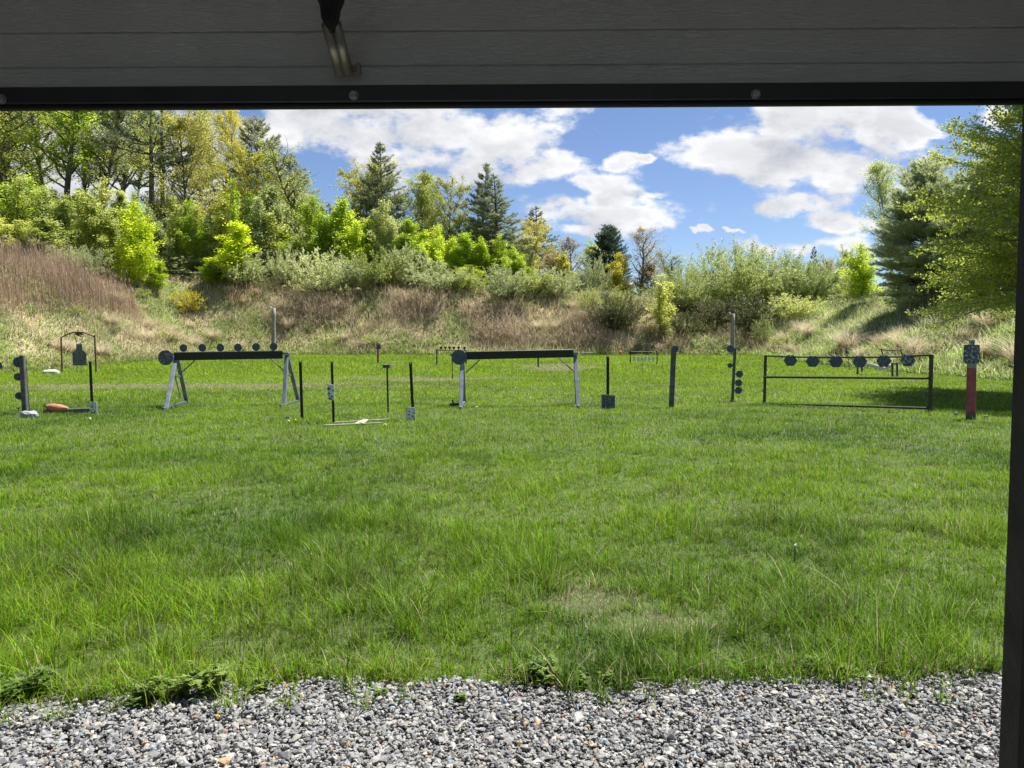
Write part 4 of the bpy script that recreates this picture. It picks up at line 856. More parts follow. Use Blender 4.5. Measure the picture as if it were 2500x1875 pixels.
WHT = paint("white_painted_steel", (.70, .70, .68), (.5, .5, .48), 9, .6)
PALEW = paint("pale_painted_wood", (.46, .46, .36), (.32, .34, .22), 9, .8)
STONE = paint("pale_stone", (.28, .27, .25), (.46, .44, .41), 5, .9, bump=.6)
STONEG = paint("blue_grey_stone", (.20, .23, .25), (.33, .36, .38), 8, .8, bump=.5)
ORANGE = paint("faded_orange_vinyl", (.40, .13, .08), (.54, .23, .15), 7, .65, bump=.6)
XR = (1, 0, 0); UP = (0, 0, 1)
def w2(px0, px1, Y): return abs(px1 - px0) / F * Y
def tpost(th, ptop, pbase, Y, m=BLACK, wpx=6.5, name='steel_post'):
    """studded T section fence post between two photo points at depth Y"""
    a = at(*pbase, Y); a[2] = hz1(a[0], Y) - .15; b = at(*ptop, Y); w = wpx / F * Y; t = .10 * w
    pr = [(-w/2, -t), (w/2, -t), (w/2, t), (t, t * 1.5), (t, w * .75), (-t, w * .75), (-t, t * 1.5), (-w/2, t)]
    g = [prism(pr, a, b - np.array([0, 0, .03]), np.array([1., 0, 0]), np.array([0, 1., 0]))]
    for s in (-1, 1): g.append(beam(b + np.array([s * w * .33, 0, -.03]), b + np.array([s * w * .38, 0, .0]), w * .3, 2 * t))
    L = np.linalg.norm(b - a)
    for k in range(int(L / .09)): c = a + (b - a) * ((k + 1) * .09 / L) + np.array([0, -t - .004, 0]); g.append(beam(c - [0, 0, .012], c + [0, 0, .012], w * .35, .012))
    return th.part(name, join(*g), m)
def base_of(px, py, Y=None):
    p = hit(px, py); return p
def dplate(th, px, py, rpx, Y, m=BLUE, name='disc_plate', off=-.03, yaw=0.0, label=None):
    c = at(px, py, Y); c[1] += off; return th.part(name, plate(disc(rpx / F * Y), c, (math.cos(yaw), math.sin(yaw), 0), .012), m, label=label)

# 1 plate stand cut by the frame
p = base_of(-16, 1000); th = Thing('plate_stand', 'blue grey disc on a stand, half cut off at the edge beside the dueling tree', 'shooting target', p)
dplate(th, -2, 892, 10, p[1]); tpost(th, (-16, 880), (-14, 1000), p[1])
# 2 dueling tree, left
p = base_of(63, 1012); Y = p[1]; th = Thing('dueling_tree', 'weathered wooden post with three discs on one side and a black steel post', 'shooting target', p)
a = at(63, 1012, Y); a[2] = p[2] - .1; b = at(54, 868, Y); th.part('wooden_post', beam(a, b, w2(49, 61, Y), .09), WOODD)
for px, py, r in [(49, 884, 13), (47, 920, 9.5), (50, 966, 9.5)]: dplate(th, px, py, r, Y + .06, BLUE, yaw=.5)
tpost(th, (61, 878), (70, 1006), Y + .05, wpx=6)
def rock(name, c, sx, sy, sz, m, seed, label, cat='stone'):
    rng = np.random.default_rng(seed); n, k = 16, 9; V = []
    for i in range(k):
        ph = math.pi * i / (k - 1)
        for j in range(n):
            t = 2 * math.pi * j / n; v = np.array([math.sin(ph) * math.cos(t), math.sin(ph) * math.sin(t), math.cos(ph)])
            q = 1 + .22 * (fbm(np.array([v[0] * 2 + seed]), np.array([v[1] * 2 + v[2] * 3]), seed)[0] - .5) * 2; v = np.sign(v) * np.abs(v) ** .8 * q; V.append(v * [sx, sy, sz])
    V = np.array(V) + c; i = np.arange(k - 1)[:, None] * n; j = np.arange(n)[None]; j2 = (j + 1) % n
    return solo(name, (V, [np.stack([i + j, i + n + j, i + n + j2, i + j2], -1).reshape(-1, 4)]), m, label, cat, smooth=False)
p = hit(70, 1020); rock('stone', p + [0, 0, .02], .16, .12, .11, STONEG, 2, 'pale blue grey stone at the foot of the wooden post with discs')
p = hit(43, 1006); th = Thing('iron_stake', 'small black iron stake with a forked top beside the wooden post', 'stake', p); Y = p[1]
th.part('rod', tube([p + [0, 0, -.05], at(45, 997, Y)], .008), BLACK); th.part('fork', join(beam(at(40, 995, Y), at(45, 998, Y), .02, .012, UP), beam(at(45, 998, Y), at(48, 994, Y), .02, .012, UP)), BLACK)
# 3 rusty gong frame
p = base_of(192, 911); Y = p[1]; th = Thing('gong_frame', 'rusty arched frame with a dark head and shoulders plate hanging inside', 'shooting target', p)
for pb, pt in (((152, 911), (149, 823)), ((235, 911), (231, 818))):
    a = at(*pb, Y); a[2] = hz1(a[0], Y) - .1; th.part('frame_post', tube([a, at(*pt, Y)], .035), RUST)
th.part('arch', tube([at(150, 824, Y), at(163, 817, Y), at(176, 812, Y), at(190, 811, Y), at(205, 812, Y), at(218, 817, Y), at(230, 822, Y)], .028), RUST)
th.part('hanger', join(beam(at(184, 815, Y), at(202, 815, Y), .10, .04, UP), beam(at(188, 818, Y), at(199, 821, Y), .06, .03, UP)), RUST)
for a, b in (((181, 816), (188, 841)), ((204, 816), (197, 841))): th.part('hanging_strap', tube([at(*a, Y), at(*b, Y - .03)], .012, 5), BLACK)
k = Y / F; prof = [(x * k, z * k) for x, z in [(-17, -26), (17, -26), (17, 2), (15, 6), (10, 10), (7.5, 13), (7, 26), (-7, 26), (-7.5, 13), (-10, 10), (-16, 6), (-17, 2)]]
th.part('silhouette_plate', plate(prof, at(194, 866, Y - .04), XR, .02), SPK2)
p = hit(125, 914); rock('stone', p + [0, 0, .04], .36, .3, .19, STONE, 5, 'pale flat boulder in the grass near the rusty arched frame')
# 4 orange bag on plank
p0, p1 = hit(110, 1010), hit(222, 1004); Yp = p0[1]
solo('plank', beam(at(108, 1006, Yp), at(222, 1001, Yp + .1), .09, .10, (0, 0, 1)), WOODD, 'weathered plank lying in the grass under the orange bag', 'plank')
c = at(139, 995, Yp + .02); prof = []
m_ = []
for i in range(15):
    t = i / 14; x = -.20 + .42 * t; r = .073 * (math.sin(math.pi * min(1, .10 + .86 * t)) ** .5) * (1.1 - .25 * t); m_.append((c + [x, 0, -.004 * i * .6 + .012], r))
V, Fc = tube([q for q, _ in m_], [r for _, r in m_], 20); rr = np.random.default_rng(8)
V = V + np.stack([V[:, 0] * 0, .006 * np.sin(V[:, 2] * 190), .006 * np.sin(np.arctan2(V[:, 2] - c[2], V[:, 1] - c[1]) * 9 + V[:, 0] * 22)], 1)
th = Thing('orange_bag', 'faded orange wrinkled bag with a dark hook lying on the plank', 'bag', c - [0, 0, .07]); th.part('bag_body', (V, Fc), ORANGE, smooth=True)
th.part('hook', tube([c + [-.20, 0, 0], c + [-.24, 0, .015], c + [-.255, 0, .03], c + [-.25, 0, .05], c + [-.225, 0, .055]], .008, 6), BLACK)
# 5 T post with low splattered plate
def post_plate(pt, pb, prof_c, hw, hh, label, skew=0.0, foot=None, pm=WHITEP, wpx=6.5, dark=BLACK):
    p = base_of(*pb); Y = p[1]; th = Thing('steel_post_target', label, 'shooting target', p); tpost(th, pt, pb, Y, wpx=wpx)
    k = Y / F; pr = [(-hw * k, (-hh + skew) * k), (hw * k, (-hh - skew) * k), (hw * k, (hh - skew) * k), (-hw * k, (hh + skew) * k)]
    th.part('steel_plate', plate(pr, at(*prof_c, Y - .05), XR, .012), pm)
    if foot: a, b = at(foot[0], foot[1], Y); 
    return th, Y
th, Y = post_plate((220, 881), (226, 1012), (229, 998), 8, 17, 'black steel post with a small white splattered plate beside the orange bag')
solo('foot_bar', beam(at(184, 1017, Y - .1), at(263, 1014, Y + .05), .05, .025, (0, 1, 0)), GALVD, 'flat steel foot bar in the grass under the small white plate', 'steel bar')
# 6, 11 plate racks on trestles
def plate_rack(label, L_, R_, topL, topR, beam_px, discs, big, braces, disc_r=9.5, small=True):
    """L_, R_: (front base px,py), (back base px,py) of each trestle; top*: (px,py)"""
    pc = [hit(*q) for q in (*L_, *R_)]
    yl = (pc[0][1] + pc[1][1]) / 2; yr = (pc[2][1] + pc[3][1]) / 2
    th = Thing('plate_rack', label, 'shooting target', (pc[0] + pc[2]) / 2)
    for (f, b, tp, yy) in ((pc[0], pc[1], topL, yl), (pc[2], pc[3], topR, yr)):
        T_ = at(*tp, yy); sd = nrm(np.cross(b - f, UP)); 
        for q in (f, b): th.part('trestle_leg', beam(q + [0, 0, -.02], T_ + (q - T_) * .03, .085, .06, sd), GALV)
        th.part('foot_bar', beam(f + nrm(f - b) * .25 + [0, 0, .03], b + [0, 0, .03], .07, .05, UP), GALVD)
        mL, mR = T_ + (f - T_) * .42, T_ + (b - T_) * .42; th.part('cross_bar', beam(mL, mR, .05, .02, UP), GALVD)
        th.part('bracket', beam(T_ + [0, -.1, .01], T_ + [0, .14, .01], .14, .05), GALV)
    x0, yt0, yb0, x1, yt1, yb1 = beam_px; h = w2(yt0, yb0, yl)
    A = at(x0, (yt0 + yb0) / 2, yl - .1); B = at(x1, (yt1 + yb1) / 2, yr - .1); d = nrm(B - A); sd = nrm(np.array([0, 0, 1.]) - d * d[2])
    th.part('cross_beam', beam(A, B, h, .10, sd), BEAMM)
    for (a, ya), (b, yb) in braces: th.part('brace', tube([at(*a, ya and yl or yr), at(*b, yb and yl or yr)], .014, 6), GALVD)
    for px, py in discs:
        t = (px - x0) / (x1 - x0); yy = yl + (yr - yl) * t - .1; dplate(th, px, py, disc_r, yy, BLUE, 'disc_plate', 0)
    dplate(th, *big[:2], big[2], yl - .25, SPK2 if small else BLUE, 'large_disc_plate')
    return th, yl, yr
plate_rack('galvanised trestle rack with six small discs standing on its dark beam', ((405, 1001), (457, 984)), ((693, 993), (730, 982)), (431, 866), (700, 864),
    (427, 860, 880, 690, 855.5, 876), [(448, 849.5), (494, 849), (538, 848.5), (581, 848), (625, 847), (668, 846)], (406, 873, 18.5),
    [(((440, 912), 1), ((476, 880), 1)), (((663, 877), 0), ((694, 906), 0)), (((428, 920), 1), ((441, 971), 1))])
th, yl, yr = plate_rack('galvanised trestle rack with a bare dark beam and one large disc', ((1125, 999), (1134, 985)), ((1412, 996), (1409, 984)), (1128, 868), (1404, 864),
    (1136, 858, 878, 1399, 852, 872.5), [], (1121, 872, 18.5), [(((1136, 911), 1), ((1171, 878), 1)), (((1363, 873), 0), ((1402, 908), 0))], small=False)
th.part('hand_winch', join(beam(at(1099, 988, yl - .3), at(1122, 987, yl - .3), .06, .06, UP), beam(at(1104, 976, yl - .3), at(1108, 988, yl - .3), .035, .02)), BLACK)
# 7 plain T post
p = hit(737, 1024); th = Thing('fence_post', 'plain black steel post with a notched top beside the rack of six discs', 'post', p); tpost(th, (733, 881), (738, 1024), p[1], wpx=7)
p = hit(705, 1025); rock('stone', p + [0, 0, .01], .07, .06, .05, STONEG, 7, 'small grey stone left of the plain black steel post')
# 8 T post with hanging speckled plate, fallen wooden frame
post_plate((810, 881), (815, 1034), (807.5, 957.5), 8, 19, 'black steel post with a white speckled plate halfway up', 1.2, wpx=6)
p0 = hit(790, 1044); p1 = hit(930, 1038); p2 = hit(816, 1036); p3 = hit(950, 1028); u = np.array([0, 0, .03])
th = Thing('fallen_frame', 'pale wooden frame lying flat in the grass between two posts', 'wooden frame', (p0 + p3) / 2)
th.part('long_slat', beam(p0 + u, p1 + u, .024, .03, UP), PALEW); th.part('long_slat', beam(p2 + u, p3 + u, .024, .03, UP), PALEW)
th.part('cross_slat', beam(hit(868, 1040) + u * 1.3, hit(893, 1030) + u * 1.3, .06, .02), PALEW); th.part('cross_slat', beam(hit(884, 1040) + u * 1.3, hit(896, 1031) + u * 1.3, .05, .02), PALEW)
# 9 T stand with small box
p = hit(948, 1009); Y = p[1]; th = Thing('box_top_stand', 'thin black stand with a small flat box on top', 'stand', p)
a = at(948, 1009, Y); a[2] = p[2] - .1; th.part('pole', tube([a, at(945, 895, Y)], .018, 8), BLACK)
th.part('box', beam(at(935, 894, Y), at(953, 894, Y), .075, .12, UP), WOODD); th.part('top_slat', beam(at(936, 890, Y - .05), at(962, 891, Y + .1), .05, .015, (0, 1, 0)), PALEW)
# 10
p = base_of(1010, 1030); Y = p[1]; th, Y = post_plate((1002, 884), (1010, 1028), (1002.5, 1013), 11, 18.5, 'black steel post with a white speckled plate at its foot', wpx=7)
solo('foot_bar', beam(at(967, 1033, Y - .12), at(1044, 1034, Y - .1), .08, .03, (0, 1, 0)), BLACK, 'dark flat bar in the grass under the low white plate', 'steel bar')
# 12 far plate stand behind the right rack
p = hit(1067, 892); Y = p[1]; th = Thing('far_plate_rack', 'low distant rail on thin posts with a row of tiny discs', 'shooting target', p)
for px, pb, pt in ((1066.5, 893, 852), (1138, 893, 856)): a = at(px, pb, Y); a[2] = hz1(a[0], Y) - .05; th.part('rack_post', beam(a, at(px, pt, Y), .08, .06), WOODD)
th.part('rail', tube([at(1067, 855, Y), at(1139, 856, Y)], .02, 6), BLACK)
for px in (1077, 1087.5, 1097.5, 1108.5, 1119.5, 1134): dplate(th, px, 849, 3.2, Y, RUST, 'small_disc'); th.part('disc_stem', tube([at(px, 852, Y), at(px, 856, Y)], .025, 5), BLACK)
p = hit(1105, 926); Y = p[1]; th = Thing('thin_stake', 'thin black stake with a small pointed head behind the large disc', 'stake', p)
th.part('rod', tube([p + [0, 0, -.1], at(1103.5, 869, Y)], .018, 6), BLACK); th.part('head', beam(at(1099, 867, Y), at(1107, 867, Y), .06, .04, UP), BLACK)
p = hit(1314, 897); Y = p[1]; th = Thing('short_post', 'short wooden post showing below the bare dark beam', 'post', p); th.part('post', beam(p - [0, 0, .1], at(1314, 872, Y), .09, .07), WOODD); th.part('cap', beam(at(1310.5, 872, Y), at(1317.5, 872, Y), .07, .1, UP), WOODG)
# 13, 21 silhouette targets
def silhouette(px, base, post_top, wpost, plate_c, k_, label, m, Y=None, lowgrey=None):
    p = hit(px, base); Y = p[1]; k = Y / F; th = Thing('silhouette_target', label, 'shooting target', p); a = p - [0, 0, .1]; b = at(px + wpost * .12, post_top, Y); w = wpost * k
    lo = a + (b - a) * .20; hi = a + (b - a) * .91
    th.part('post', beam(lo, hi, w, w * .6), REDP, label='dark red painted length of the post'); th.part('post_foot', beam(a, lo, w * 1.04, w * .66), WOODD); th.part('post_top', beam(hi, b, w * .97, w * .58), WOODG)
    pr = [(x * k * k_, z * k * k_) for x, z in [(-15, -23), (15, -23), (19.5, -18), (19.5, 23), (6.5, 23), (6.5, 34), (-6.5, 34), (-6.5, 23), (-19.5, 23), (-19.5, -18)]]
    th.part('silhouette_plate', plate(pr, at(*plate_c, Y - w * .45), XR, .014), m)
silhouette(2370, 1026, 884, 19, (2372, 864.5), 1.0, 'red wooden post with a blue grey head and shoulders plate near the door post', SPK)
silhouette(922.5, 888, 850, 4.6, (924, 847), .27, 'tiny distant red post with a dark head and shoulders plate', BLUE)
for px, py, lab in ((2334, 1017, 'small grey block in the grass left of the red post'), (2407, 1025, 'small grey block in the grass right of the red post')):
    p = hit(px, py); solo('concrete_block', beam(p + [0, 0, -.02], p + [0, 0, .075], .055, .05), STONEG, lab, 'block')
# 14
post_plate((1484, 870), (1484, 1000), (1485, 983), 16.5, 19, 'black steel post with a square blue grey plate resting on the grass', .6, pm=SPK2, wpx=7)
# 15 leaning wooden post
p = hit(1639, 997); Y = p[1]; th = Thing('leaning_post', 'thick leaning dark wooden post capped by a small disc', 'shooting target', p); a = at(1638.5, 997, Y); a[2] = p[2] - .1
th.part('post', beam(a, at(1645, 852, Y), w2(0, 11.5, Y), .09), WOODD); dplate(th, 1647.5, 852, 8.5, Y - .05, BLUE)
# 16 distant frame with six white ovals
p = hit(1571, 890); Y = p[1]; k = Y / F; th = Thing('skull_rack', 'small distant frame with six white oval plates hanging in a row', 'shooting target', p)
for px in (1539, 1604): a = at(px, 888, Y); a[2] = hz1(a[0], Y) - .05; th.part('frame_post', tube([a, at(px, 855, Y)], .03, 6), BLACK)
th.part('top_rail', tube([at(1539, 858.5, Y), at(1604, 858.5, Y)], .022, 6), BLACK); th.part('bottom_rail', tube([at(1547, 888, Y), at(1604, 888, Y)], .022, 6), BLACK)
for px, py in ((1548, 875.5), (1558.7, 876), (1567.5, 876.5), (1575.5, 875), (1585, 876), (1594.5, 876)):
    pr = [(3.2 * k * math.cos(t) * (1 + .12 * math.sin(t)), 5.6 * k * math.sin(t)) for t in np.linspace(0, 2 * math.pi, 20, False)]
    o = th.part('oval_plate', plate(pr, at(px, py, Y), XR, .03), WHT); th.part('link', tube([at(px, 870.5, Y), at(px + .4, 866, Y), at(px, 859, Y)], .012, 5), GALV, parent=o)
# 17 tall posts at bank foot
for px, pb, pt, lab in ((667, 872, 752, 'tall weathered round post behind the rack of six discs'), (1788, 872, 766, 'tall weathered round post behind the five disc tree')):
    p = hit(px, pb - 4); Y = max(p[1], 58); x = at(px, pb, Y)[0]; a = np.array([x, Y, hz1(x, Y) - .3]); b = at(px + 1.5, pt, Y)
    pts = a + (b - a) * np.linspace(0, 1, 7)[:, None]; pts[1:-1, 0] += np.array([.02, -.01, .015, -.02, .01]); th = Thing('wooden_pole', lab, 'post', a)
    th.part('pole', tube(pts, np.linspace(.17, .14, 7), 10), WOODG, smooth=True); th.part('insulator', beam(b + [-.15, 0, -.05], b + [-.28, 0, .10], .1, .1), WHT)
# 18 five disc tree
p = hit(1787, 981); Y = p[1]; th = Thing('dueling_tree', 'dark steel post with five discs sticking out on both sides', 'shooting target', p); a = at(1787.5, 981, Y); a[2] = p[2] - .1
th.part('post', beam(a, at(1794.5, 850, Y), w2(0, 6, Y), .05), BLUE); th.part('foot', beam(at(1783, 978, Y), at(1793, 979, Y), .03, .10, UP), BLACK)
for px, py, r, s in ((1782, 851, 9, 1), (1781.5, 892, 6.2, 1), (1804.5, 913, 8.8, -1), (1802.5, 934.5, 8.8, -1), (1802, 953, 8.8, -1)):
    o = dplate(th, px, py, r, Y); th.part('hinge', beam(at(px + s * r * .8, py, Y), at(px + s * (r + 4), py, Y), .03, .02, UP), BLACK, parent=o)
# 19 hexagon rack
pl = hit(1866, 986); pr_ = hit(2270, 1008); yl, yr = pl[1], pr_[1]
th = Thing('hexagon_rack', 'wide pipe frame with six blue grey hexagon plates along its top rail', 'shooting target', (pl + pr_) / 2)
a = pl - [0, 0, .05]; th.part('frame_post', beam(a, at(1869, 868, yl), .055, .055), DARKP); b = pr_ - [0, 0, .08]; th.part('frame_post', beam(b, at(2274, 866, yr), .065, .065), DARKP)
def yy(px): return 1 / (1 / yl + (1 / yr - 1 / yl) * (px - 1867) / (2272 - 1867))
rp = [(1869, 868.5), (1925, 871), (1990, 872.5), (2100, 872.5), (2205, 871), (2240, 868), (2274, 866.5)]
th.part('top_rail', tube([at(x, y, yy(x)) for x, y in rp], .019, 8), DARKP)
th.part('middle_rail', tube([at(1864, 920.5, yl - .05), at(2275, 923.5, yr - .05)], .026, 8), DARKP); th.part('bottom_rail', tube([at(1862, 985, yl - .05), at(2273, 997, yr - .05)], .026, 8), DARKP)
rd = nrm(at(2274, 866, yr) - at(1869, 868, yl)); rd[2] = 0
for i, (px, py) in enumerate(((1928, 880), (1982, 882), (2038.5, 882.5), (2096.5, 882.5), (2155, 881.5), (2213.5, 879.5))):
    r = (16.3 + i * .35) / F * yy(px); hx = [(r * math.cos(t), r * .93 * math.sin(t)) for t in np.arange(6) * math.pi / 3]
    o = th.part('hexagon_plate', plate(hx, at(px, py, yy(px)) + [0, -.05, 0], (1, -.15, 0), .014), SPK if i == 5 else (SPK2 if i in (3, 4) else BLUE), label='hexagon plate chipped with many pale marks' if i == 5 else None)
    c = at(px - 1, py - r / yy(px) * F * .62, yy(px)) + [0, -.064, 0]; th.part('bolt', plate(disc(.014, 10), c, XR, .012), GALV, parent=o)
# 20 things behind the hexagon rack
p = hit(2094, 916); Y = p[1]; k = Y / F; th = Thing('sagging_trestle', 'white bent gutter sagging between two small wooden stands', 'trestle', p)
for px, pb, pt in ((2094, 916, 884), (2104.5, 910, 884), (2179, 921, 886), (2190.5, 921, 886)): q = hit(px, pb); th.part('leg', beam(q - [0, 0, .05], at(px - .5, pt, q[1]), .075, .05), WOODD)
q = at(2179, 888, hit(2179, 921)[1]); th.part('head_board', beam(q + [-.05, 0, 0], q + [.20, 0, 0], .06, .09, UP), WOODD)
th.part('bent_gutter', join(beam(at(2106, 886, Y), at(2160, 901, Y), 8 * k, .12, UP), beam(at(2158, 901, Y), at(2180, 890, Y), 8 * k, .11, UP)), WHT)
p = hit(2212, 905); Y = p[1] + 2; th = Thing('tilted_frame', 'rusty crossbar on two slanting stakes behind the hexagon plates', 'frame', p)
for x0, y0, x1, y1 in ((2151, 851, 2163, 890), (2198, 852, 2216, 905)): th.part('stake', tube([at(x0, y0, Y), at(x1, y1, Y)], .03, 6), BLACK)
th.part('crossbar', tube([at(2153, 854, Y - .04), at(2199, 856.5, Y - .04), at(2207, 853.5, Y - .04)], .028, 6), RUST)
p = hit(2074, 907); Y = p[1]; th = Thing('dry_stalk', 'thin dark stalk with a spiky seed head behind the hexagon plates', 'plant', p); th.part('stem', tube([p, at(2072, 880, Y), at(2068, 862, Y)], .013, 5), BLACK)
th.part('seed_head', tube([at(2068, 865, Y), at(2067.3, 860, Y), at(2066.5, 855, Y), at(2066, 848, Y)], [.02, .055, .04, .01], 8), WOODD)
# 22 bench, ball
p = hit(1434, 869); Y = 57.0; th = Thing('low_bench', 'low pale wooden bench at the foot of the far bank', 'bench', at(1434, 869, Y)); th.part('seat', beam(at(1419, 861.5, Y), at(1447, 861.5, Y), .09, .3, UP), PALEW)
for px in (1421, 1445): a = at(px, 862, Y); b = a.copy(); b[2] = hz1(a[0], Y) - .02; th.part('leg', beam(b, a, .08, .2), PALEW)
c = at(1515.5, 860.5, 58); c[2] = max(c[2], hz1(c[0], 58) + .12)
RB = paint("faded_red_rubber", (.62, .16, .09), (.70, .26, .15), 6, .6); rock('ball', c, .13, .13, .13, RB, 3, 'small faded red ball at the foot of the far bank', 'ball')
# dandelions
for px, py, cc in ((705, 1047, 0), (722, 1044, 0), (940, 1058, 0), (1295, 985, 1), (1163, 1009, 1), (220, 1040, 1), (1940, 1385, 1)):
    p = hit(px, py); Y = p[1]; th = Thing('dandelion', ('yellow dandelion flower' if not cc else 'white dandelion clock') + {705: ' below the small grey stone', 722: ' just right of the other one near the plain steel post', 940: ' in the lawn beneath the fallen wooden frame', 1295: ' in the grass under the bare dark beam', 1163: ' in the grass near the foot of the large disc rack', 220: ' in the grass below the small white plate', 1940: ' in the empty lawn below the hexagon rack'}[px], 'flower', p)
    s = .009 if Y < 8 else .016; h = p + [0, 0, .13]; th.part('stem', tube([p, h], .003, 4), M_WEED)
    V, Fq = leaf_quads(h + np.random.default_rng(px).normal(0, s * .5, (40, 3)), s, np.random.default_rng(px), 1, 1.2); th.part('flower_head', (V, Fq), (paint("dandelion_yellow", (.75, .60, .02), (.8, .68, .05), 5, .7, bump=0) if not cc else paint("seed_white", (.7, .7, .68), (.8, .8, .8), 5, .8, bump=0)))

# ------------------------------------------------------------------ the shelter opening: door, post, roof
def wood_emboss():
    m, N, L, B = mat("embossed_door_panel"); tc = N.new('ShaderNodeTexCoord'); mp = N.new('ShaderNodeMapping'); mp.inputs['Scale'].default_value = (1, 1, 8); L.new(tc.outputs['Object'], mp.inputs[0])
    w = nz(N, L, 28, 3, .6, mp.outputs[0]); w.inputs['Distortion'].default_value = 1.1
    r = ramp(N, L, w.outputs[0], [(.42, (0, 0, 0)), (.58, (1, 1, 1))]); b = N.new('ShaderNodeBump'); b.inputs['Strength'].default_value = .65; b.inputs['Distance'].default_value = .0035
    L.new(r.outputs[0], b.inputs['Height']); L.new(b.outputs[0], B.inputs['Normal'])
    c = nz(N, L, 3, 5); cr = ramp(N, L, c.outputs[0], [(.3, (.54, .565, .56)), (.7, (.62, .645, .64))]); L.new(cr.outputs[0], B.inputs['Base Color']); B.inputs['Roughness'].default_value = .45
    return m
DOORM = wood_emboss(); RETM = paint("black_retainer", (.016, .018, .022), (.026, .028, .032), 6, .45, bump=.05); RUB = paint("black_rubber", (.006, .006, .007), (.010, .010, .012), 8, .7)
BOLT = paint("zinc_bolt", (.24, .25, .25), (.40, .41, .41), 60, .4, .8, bump=.2); DKWOOD = paint("black_stained_wood", (.012, .011, .010), (.030, .027, .024), 6, .8, bump=.6); STEELR = paint("dull_steel", (.24, .225, .19), (.33, .31, .27), 8, .4, .7, bump=.1)
D = 2.0
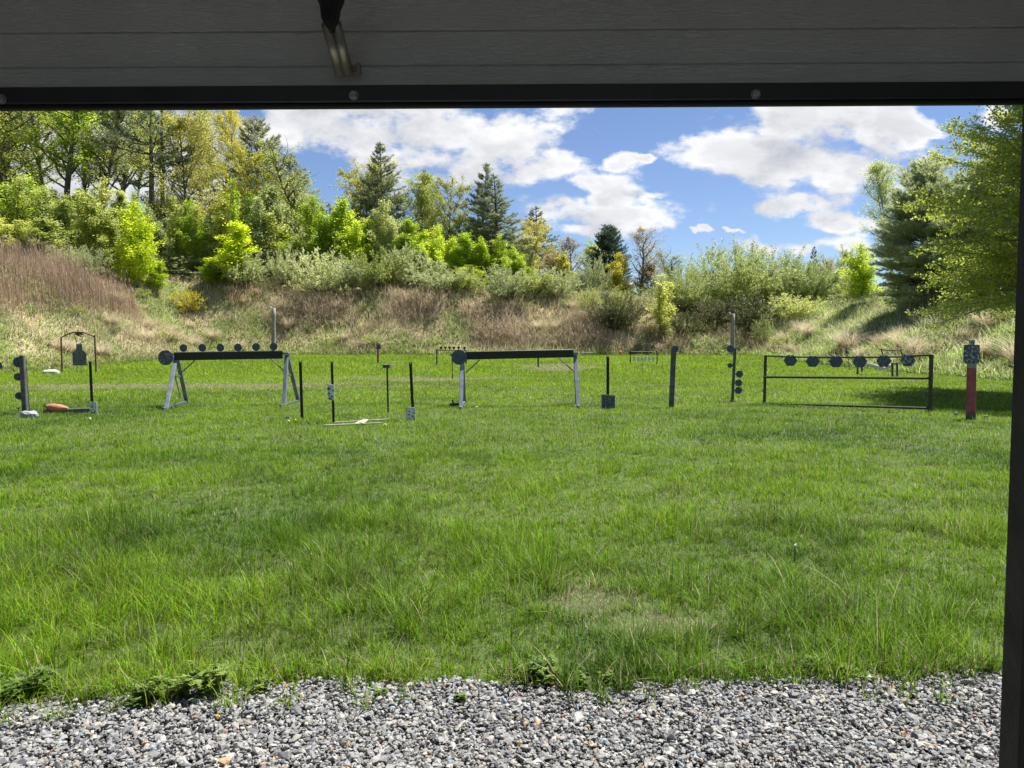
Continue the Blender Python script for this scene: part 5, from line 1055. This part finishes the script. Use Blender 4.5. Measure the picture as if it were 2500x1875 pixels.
def door():
    th = Thing('garage_door', 'raised grey door with embossed boards and a black bottom rail', 'door', (0, D, CH + .6)); tilt = -math.tan(R(.33))
    def P(px, py, dy=0): return at(px, py, D + dy)
    # grooved panel: outline in (y, z) swept along x, following the slight slope of the door
    xl, xr = at(-120, 200, D)[0], at(2620, 200, D)[0]; zc = lambda py: at(1250, py, D)[2]
    prof = [(0, zc(212))]
    for g in (160, 75, -12, -98, -184, -270): prof += [(0, zc(g + 3.2)), (.006, zc(g + 1.2)), (.006, zc(g - 1.2)), (0, zc(g - 3.2))]
    prof += [(0, zc(-380)), (.03, zc(-380)), (.03, zc(212))]; k = len(prof)
    V = [[x, D + y, z - tilt * x] for x in (xl, xr) for y, z in prof]; i = np.arange(k); q = np.stack([i, (i + 1) % k, k + (i + 1) % k, k + i], 1)
    th.part('panel', (np.array(V), [q]), DOORM)
    def bar(name, pt, pb, y0, y1, m):
        pr = [(y0 + .003, zc(pb)), (y1, zc(pb)), (y1, zc(pt)), (y0 + .003, zc(pt)), (y0, zc(pt + 3)), (y0, zc(pb - 3))]; k = len(pr)
        V = [[x, D + y, z - tilt * x] for x in (xl, xr) for y, z in pr]; i = np.arange(k); q = np.stack([i, (i + 1) % k, k + (i + 1) % k, k + i], 1)
        th.part(name, (np.array(V), [q, np.array([list(range(k))[::-1]]), np.array([list(range(k, 2 * k))])]), m)
    bar('bottom_rail', 208.5, 250, -.012, .012, RETM); bar('rubber_seal', 250.2, 261.5, -.006, .010, RUB)
    for px, py in ((2, 241), (863, 231.5), (1846, 229)):
        c = P(px, py, -.017); hx = [(.0105 * math.cos(t), .0105 * math.sin(t)) for t in np.arange(6) * math.pi / 3 + .3]
        V1 = plate(disc(.0125, 20), c + [0, .003, 0], XR, .003); V2 = plate(hx, c - [0, .002, 0], XR, .008); th.part('bolt', join(V1, V2), BOLT)
    # arm: dark funnel above, split steel tube, small bracket bolted to the panel
    D2 = -.10
    a, b = P(806, 58, D2 - .05), P(838, 178, -.045); dr = nrm(b - a); sd = nrm(np.cross(dr, [0, 1, 0]))
    h = th.part('door_arm', join(tube([a - sd * .008, b - sd * .008], .0135, 12), tube([a + sd * .014, b + sd * .012], .0125, 12)), STEELR, smooth=True)
    c = P(806, 30, D2 - .06); f = [(-33, 44), (33, 44), (31, 30), (22, 10), (17, -20), (15, -28), (3, -44), (-3, -44), (-13, -28), (-18, -20), (-21, 10), (-30, 30)]
    kk = (D + D2 - .06) / F; th.part('arm_cover', plate([(x * kk, z * kk) for x, z in f], c, XR, .05), RUB)
    c = P(852, 168, -.02); g = [(-24, -12), (30, -12), (27, 14), (14, 8), (4, -4), (-16, -4), (-22, 16), (-28, 16)]; kk = D / F
    th.part('arm_bracket', join(plate([(x * kk, z * kk) for x, z in g[:5] + [(-24, -4)]], c, XR, .012), beam(P(878, 181, -.04), P(874, 154, -.04), .02, .006, (0, 1, 0))), STEELR)
    # door edge stile behind nothing: side hinge leaf
door()
def shelter():
    PLY = paint('pale_boards', (.45, .40, .32), (.58, .52, .43), 5, .8)
    th = Thing('shelter', 'black stained wooden door post of the open shed', 'shed', (1.5, D, 0))
    # right post: visible inner edge follows px 2441 at the bottom of the frame
    xe = at(2441, 1875, D + .08)[0]; xt = at(2499, 300, D + .08)[0]
    a = np.array([xe + .063, D + .03, -.1]); b = np.array([xt + .065, D + .03, 2.45]); th.part('door_post', beam(a, b, .15, .10), DKWOOD)
    xl = -1.62; th.part('door_post', beam([xl, D + .03, -.1], [xl, D + .03, 2.45], .15, .10), DKWOOD)
    th.part('lintel', beam([-1.8, D + .14, 2.49], [2.0, D + .14, 2.49], .16, .06, UP), DKWOOD)
    th.part('roof', beam([0.1, -2.6, 2.62], [.1, D + .25, 2.62], 5.4, .08), PLY)
    for x in (-2.4, 2.7): th.part('side_wall', beam([x, -2.6, 1.25], [x, D + .0, 1.25], 2.6, .06, UP), PLY)
    th.part('front_wall', beam([2.05, D + .10, 0], [2.05, D + .10, 2.55], 1.2, .06), DKWOOD); th.part('front_wall', beam([-2.1, D + .10, 0], [-2.1, D + .10, 2.55], .8, .06), DKWOOD)
    th.part('floor', beam([.1, -2.6, .02], [.1, D - .1, .02], 4.9, .05), paint("concrete", (.42, .41, .39), (.52, .50, .48), 4, .9))
shelter()
